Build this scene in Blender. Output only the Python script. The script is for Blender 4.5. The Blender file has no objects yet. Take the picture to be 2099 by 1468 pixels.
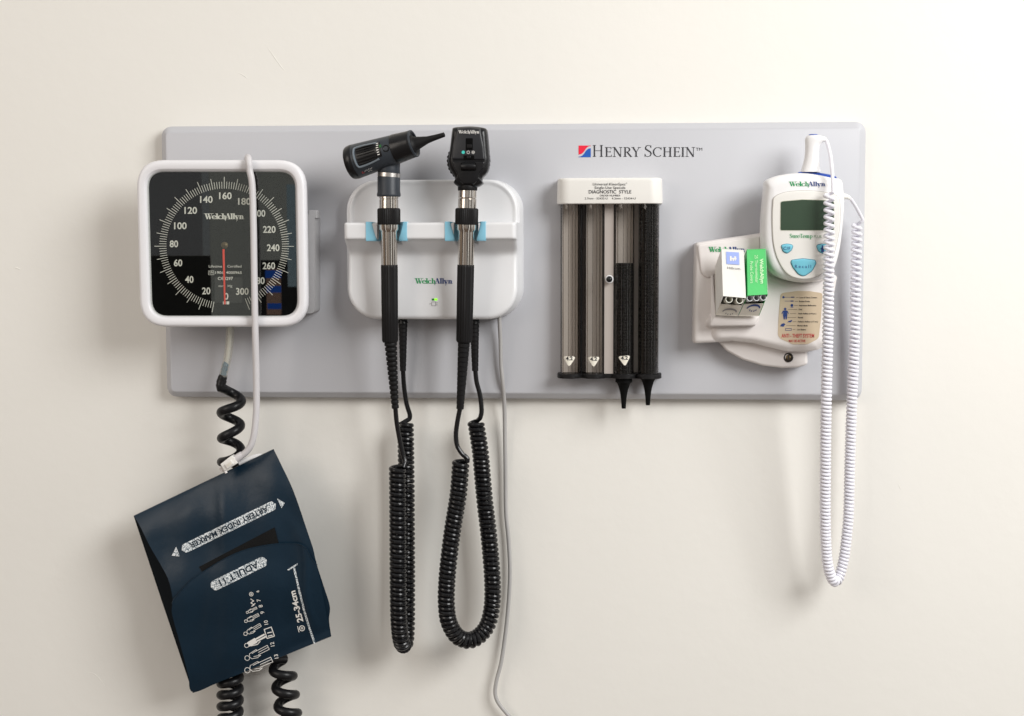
import bpy, bmesh, math, random
from mathutils import Vector, Matrix
from mathutils.geometry import tessellate_polygon
random.seed(4)
S = bpy.context.scene
U = 0.0005                       # one design unit is half a millimetre
# ------------------------------------------------------------------ camera
# design space: a to the right, b downwards, c out of the wall (units of U)
CAM = (1238.0, 500.0, 3000.0); LOOK = (1049.5, 734.0, 0.0); ROLL = math.radians(0.10)
def w3(a, b, c): return Vector((a - 1049.5, -c, 734.0 - b))
_C = w3(*CAM); _F = (w3(*LOOK) - _C); FPX = _F.length; _F.normalize()
_R = _F.cross(Vector((0, 0, 1))).normalized(); _Up = _R.cross(_F).normalized()
_q = Matrix.Rotation(ROLL, 3, _F); _R = _q @ _R; _Up = _q @ _Up
cam = bpy.data.cameras.new('camera'); camo = bpy.data.objects.new('camera', cam); S.collection.objects.link(camo)
cam.sensor_width = 36; cam.lens = 36 * FPX / 2099.0; cam.clip_start = 0.01; cam.clip_end = 100
m = Matrix((( _R.x, _Up.x, -_F.x), (_R.y, _Up.y, -_F.y), (_R.z, _Up.z, -_F.z))).to_4x4()
m.translation = _C * U; camo.matrix_world = m; S.camera = camo
def A(px, py, c):
    """a photo position at a height c above the wall, in design units"""
    d = _F * FPX + _R * (px - 1049.5) - _Up * (py - 734.0)
    k = (-c - _C.y) / d.y
    p = _C + d * k
    return (p.x + 1049.5, 734.0 - p.z, c)
# ------------------------------------------------------------------ world and lamps
W = bpy.data.worlds.new('World'); S.world = W; W.use_nodes = True
nt = W.node_tree; N = nt.nodes; L = nt.links; N.clear()
def wmath(op, a, b=None, clamp=False):
    n = N.new('ShaderNodeMath'); n.operation = op; n.use_clamp = clamp
    for i, v in enumerate((a, b)):
        if v is None: continue
        if isinstance(v, (int, float)): n.inputs[i].default_value = v
        else: L.new(v, n.inputs[i])
    return n.outputs[0]
tc = N.new('ShaderNodeTexCoord'); sx = N.new('ShaderNodeSeparateXYZ'); L.new(tc.outputs['Generated'], sx.inputs[0])
X, Y, Z = sx.outputs
def wmix(f, c1, c2):
    n = N.new('ShaderNodeMix'); n.data_type = 'RGBA'
    L.new(f, n.inputs['Factor'])
    for k, v in (('A', c1), ('B', c2)):
        s = [i for i in n.inputs if i.name == k and i.type == 'RGBA'][0]
        if isinstance(v, tuple): s.default_value = v + (1,)
        else: L.new(v, s)
    return [o for o in n.outputs if o.type == 'RGBA'][0]
def smooth(v, lo, hi):
    n = N.new('ShaderNodeMapRange'); n.interpolation_type = 'SMOOTHSTEP'
    n.inputs['From Min'].default_value = lo; n.inputs['From Max'].default_value = hi; L.new(v, n.inputs['Value']); return n.outputs[0]
side = smooth(X, -0.9, 0.9)
base = wmix(side, (0.43, 0.33, 0.25), (1.0, 0.99, 0.97))          # dim warm side of the room to the bright side
base = wmix(smooth(Z, 0.1, 0.7), base, (0.95, 0.94, 0.92))        # ceiling
base = wmix(smooth(Z, -0.15, -0.6), base, (0.26, 0.20, 0.16))     # floor
# room things mirrored in the gauge glass, then added reflection bands
tx = wmath('DIVIDE', X, wmath('MULTIPLY', Y, -1)); tz = wmath('DIVIDE', Z, wmath('MULTIPLY', Y, -1))
front = wmath('LESS_THAN', Y, -0.2)
def block(px0, px1, py0, py1):
    a0, a1 = -(1238 - px0) / 3000, -(1238 - px1) / 3000; z1, z0 = (500 - py0) / 3000, (500 - py1) / 3000
    r = wmath('MULTIPLY', smooth(tx, a0, a0 + .0012), smooth(tx, a1 + .0012, a1))
    r = wmath('MULTIPLY', r, wmath('MULTIPLY', smooth(tz, z0, z0 + .0012), smooth(tz, z1 + .0012, z1)))
    return wmath('MULTIPLY', r, front)
for x0, x1, y0, y1, col in [
    (-200, 408, 250, 526, (0.55, 0.55, 0.57)), (408, 424, 250, 526, (0.85, 0.90, 0.93)), (424, 700, 250, 900, (1.0, 1.02, 0.94)),
    (-200, 424, 526, 900, (0.02, 0.02, 0.02)), (514, 700, 535, 800, (0.02, 0.02, 0.025)), (585, 700, 380, 590, (0.80, 1.05, 1.18)),
    (540, 571, 553, 648, (0.9, 0.55, 0.42)), (538, 572, 556, 572, (0.03, 0.30, 1.6)), (540, 571, 588, 602, (0.03, 0.30, 1.6)), (542, 571, 624, 636, (0.03, 0.30, 1.6)),
    (-3600, -1500, -4000, 5000, (0.10, 0.08, 0.07)), (-1300, -700, -4000, 5000, (1.5, 1.45, 1.4)), (2300, 3300, -4000, 5000, (0.12, 0.10, 0.09)), (3300, 4100, -4000, 5000, (1.7, 1.7, 1.65)), (4200, 7500, -4000, 5000, (0.2, 0.17, 0.15)),  # made-up dark and bright bands that put streaks into the steel
    (800, 1000, 300, 1200, (0.2, 0.16, 0.13)), (1500, 1900, 480, 1500, (0.10, 0.09, 0.09))]:
    base = wmix(block(x0, x1, y0, y1), base, col)
bg = N.new('ShaderNodeBackground'); L.new(base, bg.inputs['Color']); bg.inputs['Strength'].default_value = 0.575
wo = N.new('ShaderNodeOutputWorld'); L.new(bg.outputs[0], wo.inputs[0])
def lamp(name, loc, target, size, energy, col, sy=None):
    l = bpy.data.lights.new(name, 'AREA'); l.energy = energy; l.color = col; l.shape = 'RECTANGLE'; l.size = size; l.size_y = sy or size
    o = bpy.data.objects.new(name, l); S.collection.objects.link(o)
    o.location = loc; d = Vector(target) - Vector(loc); o.rotation_euler = d.to_track_quat('-Z', 'Y').to_euler(); return o
lamp('key_lamp', (1.42, -1.35, 0.95), (0.2, 0, -0.05), 1.0, 44, (1.0, 1.0, 0.99))
lamp('fill_lamp', (-1.5, -1.6, 0.7), (0.0, 0, -0.4), 1.1, 12, (1.0, 0.91, 0.82))
S.view_settings.view_transform = 'Standard'; S.view_settings.look = 'None'; S.view_settings.exposure = 0.0; S.view_settings.gamma = 1
S.render.engine = 'CYCLES'; S.cycles.use_denoising = True; S.cycles.denoising_prefilter = 'ACCURATE'; S.cycles.max_bounces = 8; S.cycles.transparent_max_bounces = 24
S.cycles.caustics_reflective = False; S.cycles.caustics_refractive = False
# ------------------------------------------------------------------ materials
def mat(name, col, rough=0.5, metal=0.0, spec=0.5, bump=0.0, bscale=400, vary=0.0, vscale=30, emit=None, sheen=0, coat=0, sss=0):
    M = bpy.data.materials.new(name); M.use_nodes = True; n = M.node_tree.nodes; l = M.node_tree.links
    b = n['Principled BSDF']; b.inputs['Base Color'].default_value = tuple(col) + (1,)
    b.inputs['Roughness'].default_value = rough; b.inputs['Metallic'].default_value = metal; b.inputs['Specular IOR Level'].default_value = spec
    b.inputs['Coat Weight'].default_value = coat
    if sheen: b.inputs['Sheen Weight'].default_value = sheen
    if emit: b.inputs['Emission Color'].default_value = tuple(emit[:3]) + (1,); b.inputs['Emission Strength'].default_value = emit[3]
    tcn = n.new('ShaderNodeTexCoord')
    if bump:
        t = n.new('ShaderNodeTexNoise'); t.inputs['Scale'].default_value = bscale; t.inputs['Detail'].default_value = 4
        l.new(tcn.outputs['Object'], t.inputs['Vector'])
        bp = n.new('ShaderNodeBump'); bp.inputs['Strength'].default_value = bump; bp.inputs['Distance'].default_value = 0.001
        l.new(t.outputs['Fac'], bp.inputs['Height']); l.new(bp.outputs[0], b.inputs['Normal'])
    if vary:
        t = n.new('ShaderNodeTexNoise'); t.inputs['Scale'].default_value = vscale; t.inputs['Detail'].default_value = 5
        l.new(tcn.outputs['Object'], t.inputs['Vector'])
        r = n.new('ShaderNodeMapRange'); r.inputs['From Min'].default_value = .3; r.inputs['From Max'].default_value = .7
        r.inputs['To Min'].default_value = 1 - vary; r.inputs['To Max'].default_value = 1 + vary * .4; l.new(t.outputs['Fac'], r.inputs['Value'])
        x = n.new('ShaderNodeMix'); x.data_type = 'RGBA'; x.blend_type = 'MULTIPLY'; x.inputs['Factor'].default_value = 1
        ca = [i for i in x.inputs if i.type == 'RGBA']; ca[0].default_value = tuple(col) + (1,); l.new(r.outputs[0], ca[1])
        l.new([o for o in x.outputs if o.type == 'RGBA'][0], b.inputs['Base Color'])
        r2 = n.new('ShaderNodeMapRange'); r2.inputs['To Min'].default_value = rough * .85; r2.inputs['To Max'].default_value = min(1, rough * 1.15)
        l.new(t.outputs['Fac'], r2.inputs['Value']); l.new(r2.outputs[0], b.inputs['Roughness'])
    return M
def clear(name, tint, rough=0.03, ior=1.5, body=0.0, bodycol=(.5, .5, .5)):
    M = bpy.data.materials.new(name); M.use_nodes = True; n = M.node_tree.nodes; l = M.node_tree.links; n.clear()
    out = n.new('ShaderNodeOutputMaterial'); tr = n.new('ShaderNodeBsdfTransparent'); tr.inputs[0].default_value = tuple(tint) + (1,)
    gl = n.new('ShaderNodeBsdfGlossy'); gl.inputs['Roughness'].default_value = rough; fr = n.new('ShaderNodeFresnel'); ge = n.new('ShaderNodeNewGeometry'); mr = n.new('ShaderNodeMapRange')
    mr.inputs['To Min'].default_value = ior; mr.inputs['To Max'].default_value = 1/ior; l.new(ge.outputs['Backfacing'], mr.inputs['Value']); l.new(mr.outputs[0], fr.inputs[0])
    a = tr.outputs[0]
    if body:
        df = n.new('ShaderNodeBsdfDiffuse'); df.inputs[0].default_value = tuple(bodycol) + (1,); x = n.new('ShaderNodeMixShader'); x.inputs[0].default_value = body
        l.new(a, x.inputs[1]); l.new(df.outputs[0], x.inputs[2]); a = x.outputs[0]
    x = n.new('ShaderNodeMixShader'); l.new(fr.outputs[0], x.inputs[0]); l.new(a, x.inputs[1]); l.new(gl.outputs[0], x.inputs[2]); l.new(x.outputs[0], out.inputs[0])
    return M
M_wall = mat('wall_paint', (0.81, 0.79, 0.742), 0.6, spec=.3, bump=.26, bscale=70, vary=.015, vscale=4)
M_board = mat('grey_laminate', (0.51, 0.513, 0.54), 0.42, bump=.03, bscale=900, vary=.015, vscale=12)
M_white = mat('white_plastic', (0.80, 0.79, 0.79), 0.38, bump=.02, bscale=1500, vary=.012, vscale=25)
M_offwhite = mat('cream_plastic', (0.77, 0.75, 0.71), 0.42, bump=.02, bscale=1500, vary=.015)
M_warm = mat('warm_white_plastic', (0.74, 0.70, 0.68), 0.42, bump=.02, bscale=1500, vary=.015)
M_house = mat('grey_housing_plastic', (0.34, 0.335, 0.34), 0.4)
M_frame = mat('gauge_frame_plastic', (0.78, 0.77, 0.79), 0.33, bump=.015, bscale=1500, vary=.01)
M_black = mat('black_plastic', (0.007, 0.007, 0.008), 0.28, spec=.35, vary=.1, vscale=40)
M_blackm = mat('matt_black_rubber', (0.008, 0.0075, 0.008), 0.5, spec=.22, bump=.05, bscale=2500, vary=.1)
M_cord = mat('black_vinyl_cord', (0.006, 0.006, 0.007), 0.25, spec=.38)
M_grey = mat('dark_grey_rubber', (0.032, 0.038, 0.047), 0.42, spec=.35, bump=.03, bscale=2500, vary=.05)
M_lgrey = mat('grey_trim', (0.16, 0.19, 0.22), 0.35)
M_metal = mat('polished_steel', (0.66, 0.62, 0.57), 0.13, metal=1.0, vary=.04, vscale=90)
M_blue = mat('light_blue_plastic', (0.27, 0.61, 0.78), 0.35, vary=.03)
M_navy = mat('deep_blue_plastic', (0.01, 0.06, 0.35), 0.35)
M_dial = mat('dial_black', (0.004, 0.004, 0.004), 0.7, spec=.04)
M_dialg = mat('dial_grey_plate', (0.022, 0.022, 0.022), 0.5, spec=.2)
M_print = mat('white_print', (0.80, 0.78, 0.74), 0.6)
M_ink = mat('black_ink', (0.02, 0.02, 0.025), 0.6)
M_inkg = mat('grey_ink', (0.25, 0.24, 0.24), 0.7)
M_green = mat('logo_green', (0.01, 0.30, 0.09), 0.5)
M_dblue = mat('logo_blue', (0.012, 0.045, 0.20), 0.5)
M_red = mat('needle_red', (0.85, 0.055, 0.03), 0.5)
M_redink = mat('red_ink', (0.50, 0.05, 0.05), 0.6)
M_hred = mat('logo_red', (0.75, 0.01, 0.04), 0.5); M_hblue = mat('logo_bright_blue', (0.005, 0.09, 0.42), 0.5)
M_glass = clear('clear_glass', (0.95, 0.96, 0.94), 0.0, 1.62)
M_smoke = clear('smoked_plastic', (0.945, 0.935, 0.925), 0.0, 1.38, body=.003, bodycol=(.3, .27, .24))
M_smoked = clear('dark_smoked_plastic', (0.5, 0.48, 0.47), 0.0, 1.4, body=.01, bodycol=(.1, .1, .1))
M_tubec = clear('clear_vinyl', (0.93, 0.92, 0.88), 0.12, 1.45, body=.2, bodycol=(.76, .75, .70))
M_cuff = mat('navy_vinyl', (0.0034, 0.017, 0.033), 0.38, spec=.34, bump=.42, bscale=75, vary=.08, vscale=18)
M_cuff2 = mat('navy_vinyl_inner_face', (0.004, 0.007, 0.010), 0.75, spec=.2)
M_velcro = mat('black_hook_tape', (0.008, 0.008, 0.008), 0.9, bump=.8, bscale=1800, spec=.2)
M_led = mat('green_lamp', (0.2, .8, .02), 0.4, emit=(0.35, 0.95, 0.03, 0.8)); M_led2 = mat('unlit_green_lamp', (0.02, .22, .02), 0.4)
M_lcd = mat('green_liquid_crystal', (0.042, 0.070, 0.045), 0.10, spec=.5)
M_btn = mat('teal_key', (0.16, 0.50, 0.62), 0.42); M_btnrim = mat('dark_teal_key_rim', (0.02, 0.16, 0.25), 0.5)
M_stick = mat('tan_label', (0.55, 0.44, 0.31), 0.55, vary=.03)
M_lock = mat('dark_brass', (0.16, 0.12, 0.07), 0.35, metal=1.0); M_lockd = mat('dark_lock_ring', (0.05, 0.045, 0.04), 0.4, metal=1.0)
M_carton = mat('white_carton', (0.80, 0.79, 0.75), 0.55, bump=.05, bscale=500, vary=.02)
M_cartonb = mat('beige_carton', (0.72, 0.68, 0.60), 0.6, vary=.05)
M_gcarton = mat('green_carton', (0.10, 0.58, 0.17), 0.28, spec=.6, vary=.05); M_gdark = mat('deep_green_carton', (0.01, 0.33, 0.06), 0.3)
M_gprint = mat('pale_green_print', (0.62, 0.85, 0.55), 0.5)
M_peri = mat('pale_blue_print', (0.33, 0.42, 0.80), 0.5)
M_cover = mat('translucent_probe_cover', (0.50, 0.51, 0.52), 0.3); M_cover_w = mat('cream_probe_cover', (0.60, 0.59, 0.52), 0.3)
M_shade = mat('dark_gap', (0.03, 0.028, 0.025), 0.8)
M_cablew = mat('pale_grey_cable', (0.62, 0.60, 0.61), 0.38, bump=.02, bscale=900)
M_cableg = mat('mid_grey_cable', (0.42, 0.41, 0.40), 0.45, vary=.06)
M_coilw = mat('white_vinyl_cord', (0.80, 0.79, 0.85), 0.30)
M_sticker = mat('cream_sticker', (0.78, 0.74, 0.64), 0.55)
M_teal = mat('teal_print', (0.05, 0.55, 0.48), 0.5)
M_hose = mat('black_rubber_hose', (0.006, 0.006, 0.007), 0.36, spec=.32, vary=.1, vscale=60)
M_barb = mat('blue_grey_barb', (0.03, 0.12, 0.19), 0.4)
# silver printing with worn specks
M_silver = mat('worn_silver_print', (0.50, 0.54, 0.56), 0.45)
_n = M_silver.node_tree.nodes; _l = M_silver.node_tree.links; _t = _n.new('ShaderNodeTexNoise'); _t.inputs['Scale'].default_value = 900; _t.inputs['Detail'].default_value = 3
_c = _n.new('ShaderNodeTexCoord'); _l.new(_c.outputs['Object'], _t.inputs['Vector'])
_r = _n.new('ShaderNodeValToRGB'); _r.color_ramp.elements[0].position = .40; _r.color_ramp.elements[0].color = (0.06, 0.10, 0.13, 1); _r.color_ramp.elements[1].position = .56; _r.color_ramp.elements[1].color = (0.78, 0.81, 0.82, 1)
_l.new(_t.outputs['Fac'], _r.inputs[0]); _l.new(_r.outputs[0], _n['Principled BSDF'].inputs['Base Color'])
# ------------------------------------------------------------------ mesh helpers (all in design units)
class G:
    """gathers vertices and faces of one mesh"""
    def __init__(s): s.v = []; s.f = []; s.k = 0
    def add(s, vs, fs):
        o = len(s.v); s.v += [tuple(v) for v in vs]; s.f += [tuple(i + o for i in f) for f in fs]; return s
def build(name, g, material, parent=None, origin=None, ang=35, fix=True):
    """one mesh object; origin = design point used as the object's origin when it is top-level"""
    root = parent
    while root is not None and root.parent: root = root.parent
    org = root.location.copy() if root is not None else (w3(*origin) * U if origin else Vector((0, 0, 0)))
    me = bpy.data.meshes.new(name); me.from_pydata([tuple(w3(*v) * U - org) for v in g.v], [], g.f)
    if fix:
        bm = bmesh.new(); bm.from_mesh(me); bmesh.ops.recalc_face_normals(bm, faces=bm.faces); bm.to_mesh(me); bm.free()
    me.materials.append(material)
    for p in me.polygons: p.use_smooth = True
    me.set_sharp_from_angle(angle=math.radians(ang))
    o = bpy.data.objects.new(name, me); S.collection.objects.link(o)
    if parent is not None: o.parent = parent
    else: o.location = org
    return o
def tag(o, label, cat, group=None):
    o['label'] = label; o['category'] = cat
    if group: o['group'] = group
    return o
def thing(name, origin, label, cat, group=None):
    o = bpy.data.objects.new(name, None); S.collection.objects.link(o); o.location = w3(*origin) * U; o.empty_display_size = .01
    return tag(o, label, cat, group)
def loft(rings, cap0=True, cap1=True, closed=True, g=None):
    g = g or G(); n = len(rings[0]); vs = [p for r in rings for p in r]; fs = []
    for i in range(len(rings) - 1):
        for j in range(n if closed else n - 1):
            k = (j + 1) % n; fs.append((i*n + j, i*n + k, (i+1)*n + k, (i+1)*n + j))
    if cap0: fs.append(tuple(range(n)))
    if cap1: fs.append(tuple((len(rings)-1)*n + j for j in range(n)))
    return g.add(vs, fs)
def fillet(pts, rad, seg=8):
    out = []; n = len(pts)
    for i, p in enumerate(pts):
        r = rad[i] if isinstance(rad, (list, tuple)) else rad
        P = Vector(p[:2]); A0 = Vector(pts[i-1][:2]) - P; B0 = Vector(pts[(i+1) % n][:2]) - P
        la, lb = A0.length, B0.length; A0.normalize(); B0.normalize()
        ang = A0.angle(B0)
        if r <= 0 or ang > 3.1: out.append((P.x, P.y)); continue
        t = min(r / math.tan(ang / 2), la * .49, lb * .49)
        s, e = P + A0 * t, P + B0 * t
        for k in range(seg + 1):
            q = k / seg; out.append(tuple(s * (1-q)**2 + P * (2*q*(1-q)) * 1.0 + e * q*q))
    return out
def catmull(pts, n=6, closed=False):
    P = [Vector(p) for p in pts]; out = []; m = len(P)
    for i in range(m if closed else m - 1):
        if closed: a, b, c, d = P[i-1], P[i], P[(i+1) % m], P[(i+2) % m]
        else: a, b, c, d = P[max(i-1, 0)], P[i], P[i+1], P[min(i+2, m-1)]
        for k in range(n):
            t = k / n; out.append(.5 * ((2*b) + (c-a)*t + (2*a - 5*b + 4*c - d)*t*t + (3*b - a - 3*c + d)*t**3))
    if not closed: out.append(P[-1])
    return [tuple(p) for p in out]
def inset(poly, d):
    n = len(poly); ar = sum(poly[i][0]*poly[(i+1) % n][1] - poly[(i+1) % n][0]*poly[i][1] for i in range(n)); s = 1 if ar > 0 else -1; out = []
    for i in range(n):
        P = Vector(poly[i]); e1 = P - Vector(poly[i-1]); e2 = Vector(poly[(i+1) % n]) - P
        if e1.length < 1e-6: e1 = e2
        if e2.length < 1e-6: e2 = e1
        e1.normalize(); e2.normalize(); n1 = Vector((-e1.y, e1.x)) * s; n2 = Vector((-e2.y, e2.x)) * s
        nn = n1 + n2; nn = nn.normalized() if nn.length > 1e-6 else n1
        k = 1 / max(.5, nn.dot(n1)); out.append(tuple(P + nn * d * k))
    return out
def shrink(poly, d):
    x0 = min(p[0] for p in poly); x1 = max(p[0] for p in poly); y0 = min(p[1] for p in poly); y1 = max(p[1] for p in poly)
    cx, cy = (x0+x1)/2, (y0+y1)/2; kx, ky = 1 - 2*d/(x1-x0), 1 - 2*d/(y1-y0)
    return [(cx + (p[0]-cx)*kx, cy + (p[1]-cy)*ky) for p in poly]
def slab2(poly, levels): return loft([[(p[0], p[1], c) for p in shrink(poly, i)] for i, c in levels])
def slab(poly, levels, g=None, cap0=True, cap1=True):
    return loft([[(p[0], p[1], c) for p in (inset(poly, i) if i else poly)] for i, c in levels], cap0, cap1, g=g)
def edge(c0, c1, r, n=5):
    """levels of a slab from c0 to c1 with a rounded front edge of radius r"""
    return [(0, c0)] + [(r * (1 - math.cos(k/n*math.pi/2)), c1 - r + r * math.sin(k/n*math.pi/2)) for k in range(n + 1)]
def AP(pts, c): return [A(x, y, c)[:2] for x, y in pts]
def rr(x0, y0, x1, y1, r, c, seg=8):
    return fillet(AP([(x0, y0), (x1, y0), (x1, y1), (x0, y1)], c), r, seg)
def tube(path, r, n=10, g=None, cap=True):
    P = [Vector(p) for p in path]; m_ = len(P); rings = []
    T = [(P[min(i+1, m_-1)] - P[max(i-1, 0)]).normalized() for i in range(m_)]
    nrm = T[0].cross(Vector((0, 0, 1)))
    if nrm.length < .1: nrm = T[0].cross(Vector((1, 0, 0)))
    nrm.normalize()
    for i in range(m_):
        nrm = (nrm - T[i] * nrm.dot(T[i])).normalized(); bn = T[i].cross(nrm); q = r[i] if isinstance(r, (list, tuple)) else r
        rings.append([tuple(P[i] + (nrm * math.cos(2*math.pi*k/n) + bn * math.sin(2*math.pi*k/n)) * q) for k in range(n)])
    return loft(rings, cap, cap, g=g)
def resample(path, step):
    P = [Vector(p) for p in path]; out = [P[0]]; acc = 0
    for i in range(len(P) - 1):
        d = (P[i+1] - P[i]); l_ = d.length; t = step - acc
        while t <= l_: out.append(P[i] + d * (t / l_)); t += step
        acc = (acc + l_) % step
    return out
def coilpath(path, R, pitch, ph=0.0, spt=16, sgn=1, jit=0.0):
    """helix round a centre line; pitch may be a function of the travelled fraction"""
    P = resample(catmull(path, 14), 0.5); m_ = len(P); out = []; T0 = (P[1] - P[0]).normalized()
    nrm = Vector((1, 0, 0)); nrm = (nrm - T0 * nrm.dot(T0)).normalized(); th = ph; i = 0.0
    last = 0; rnd = random.Random(7); jr = 1.0; nj = 0
    while i < m_ - 1:
        k = int(i); T = (P[min(k+3, m_-1)] - P[max(k-3, 0)]).normalized()
        nrm = (nrm - T * nrm.dot(T)).normalized(); bn = T.cross(nrm)
        p = P[k].lerp(P[k+1], i - k); Rk = R(k / m_) if callable(R) else R
        out.append(tuple(p + (nrm * math.cos(th) + bn * math.sin(th) * sgn) * Rk))
        pt = pitch(k / m_) if callable(pitch) else pitch
        if int(th / 6.283) != nj: nj = int(th / 6.283); jr = 1 + rnd.uniform(-jit, jit)
        th += 2*math.pi / spt; i += pt * jr / spt / 0.5
    return out
def lathe(p0, p1, prof, n=32, g=None, caps=True, flute=0):
    """prof: (t, r) with t in design units from p0 towards p1"""
    p0 = Vector(p0); d = (Vector(p1) - p0).normalized(); x = d.cross(Vector((0, 0, 1)))
    if x.length < .1: x = d.cross(Vector((1, 0, 0)))
    x.normalize(); y = d.cross(x); rings = []
    for t, r in prof:
        rings.append([tuple(p0 + d*t + (x*math.cos(2*math.pi*k/n) + y*math.sin(2*math.pi*k/n)) * (r * (1 - (flute if k % 2 else 0)))) for k in range(n)])
    return loft(rings, caps, caps, g=g)
def flat(polys, c, g=None):
    g = g or G()
    for p in polys: g.add([(q[0], q[1], c) for q in p], [tuple(range(len(p)))])
    return g
def box(a0, b0, c0, a1, b1, c1, g=None):
    return loft([[(a0, b0, c), (a1, b0, c), (a1, b1, c), (a0, b1, c)] for c in (c0, c1)], g=g)
def circ(x, y, r, n=24): return [(x + r*math.cos(2*math.pi*k/n), y + r*math.sin(2*math.pi*k/n)) for k in range(n)]
# ---- sans lettering from the built-in font, laid on any frame
_tc = {}
def glyphs(s, bold=0.0, space=1.0):
    key = (s, bold, space)
    if key in _tc: return _tc[key]
    cu = bpy.data.curves.new('tmp', 'FONT'); cu.body = s; cu.offset = bold; cu.resolution_u = 3; cu.space_character = space
    o = bpy.data.objects.new('tmp', cu); S.collection.objects.link(o); bpy.context.view_layer.update()
    me = o.evaluated_get(bpy.context.evaluated_depsgraph_get()).to_mesh()
    vs = [(v.co.x, v.co.y) for v in me.vertices]; fs = [tuple(p.vertices) for p in me.polygons]
    o.evaluated_get(bpy.context.evaluated_depsgraph_get()).to_mesh_clear(); bpy.data.objects.remove(o); bpy.data.curves.remove(cu)
    _tc[key] = (vs, fs); return vs, fs
_hv, _ = glyphs('H'); CAPH = max(v[1] for v in _hv) - min(v[1] for v in _hv)
def text(s, cx, base, cap, width=None, ang=0.0, put=None, c=None, align='C', bold=0.0, g=None, space=1.0):
    """lettering in photo space: (cx, base) anchors the baseline, cap is the capital height, ang turns it (degrees, anticlockwise)"""
    g = g or G(); vs, fs = glyphs(s, bold, space); x0 = min(v[0] for v in vs); x1 = max(v[0] for v in vs); k = cap / CAPH
    kx = k if width is None else width / (x1 - x0)
    off = {'C': (x0 + x1) / 2, 'L': x0, 'R': x1}[align]; ca, sa = math.cos(math.radians(ang)), math.sin(math.radians(ang)); out = []
    for x, y in vs:
        u, v = (x - off) * kx, y * k; px, py = cx + u*ca - v*sa, base - (u*sa + v*ca)
        out.append(put(px, py) if put else A(px, py, c))
    return g.add(out, fs)
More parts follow.
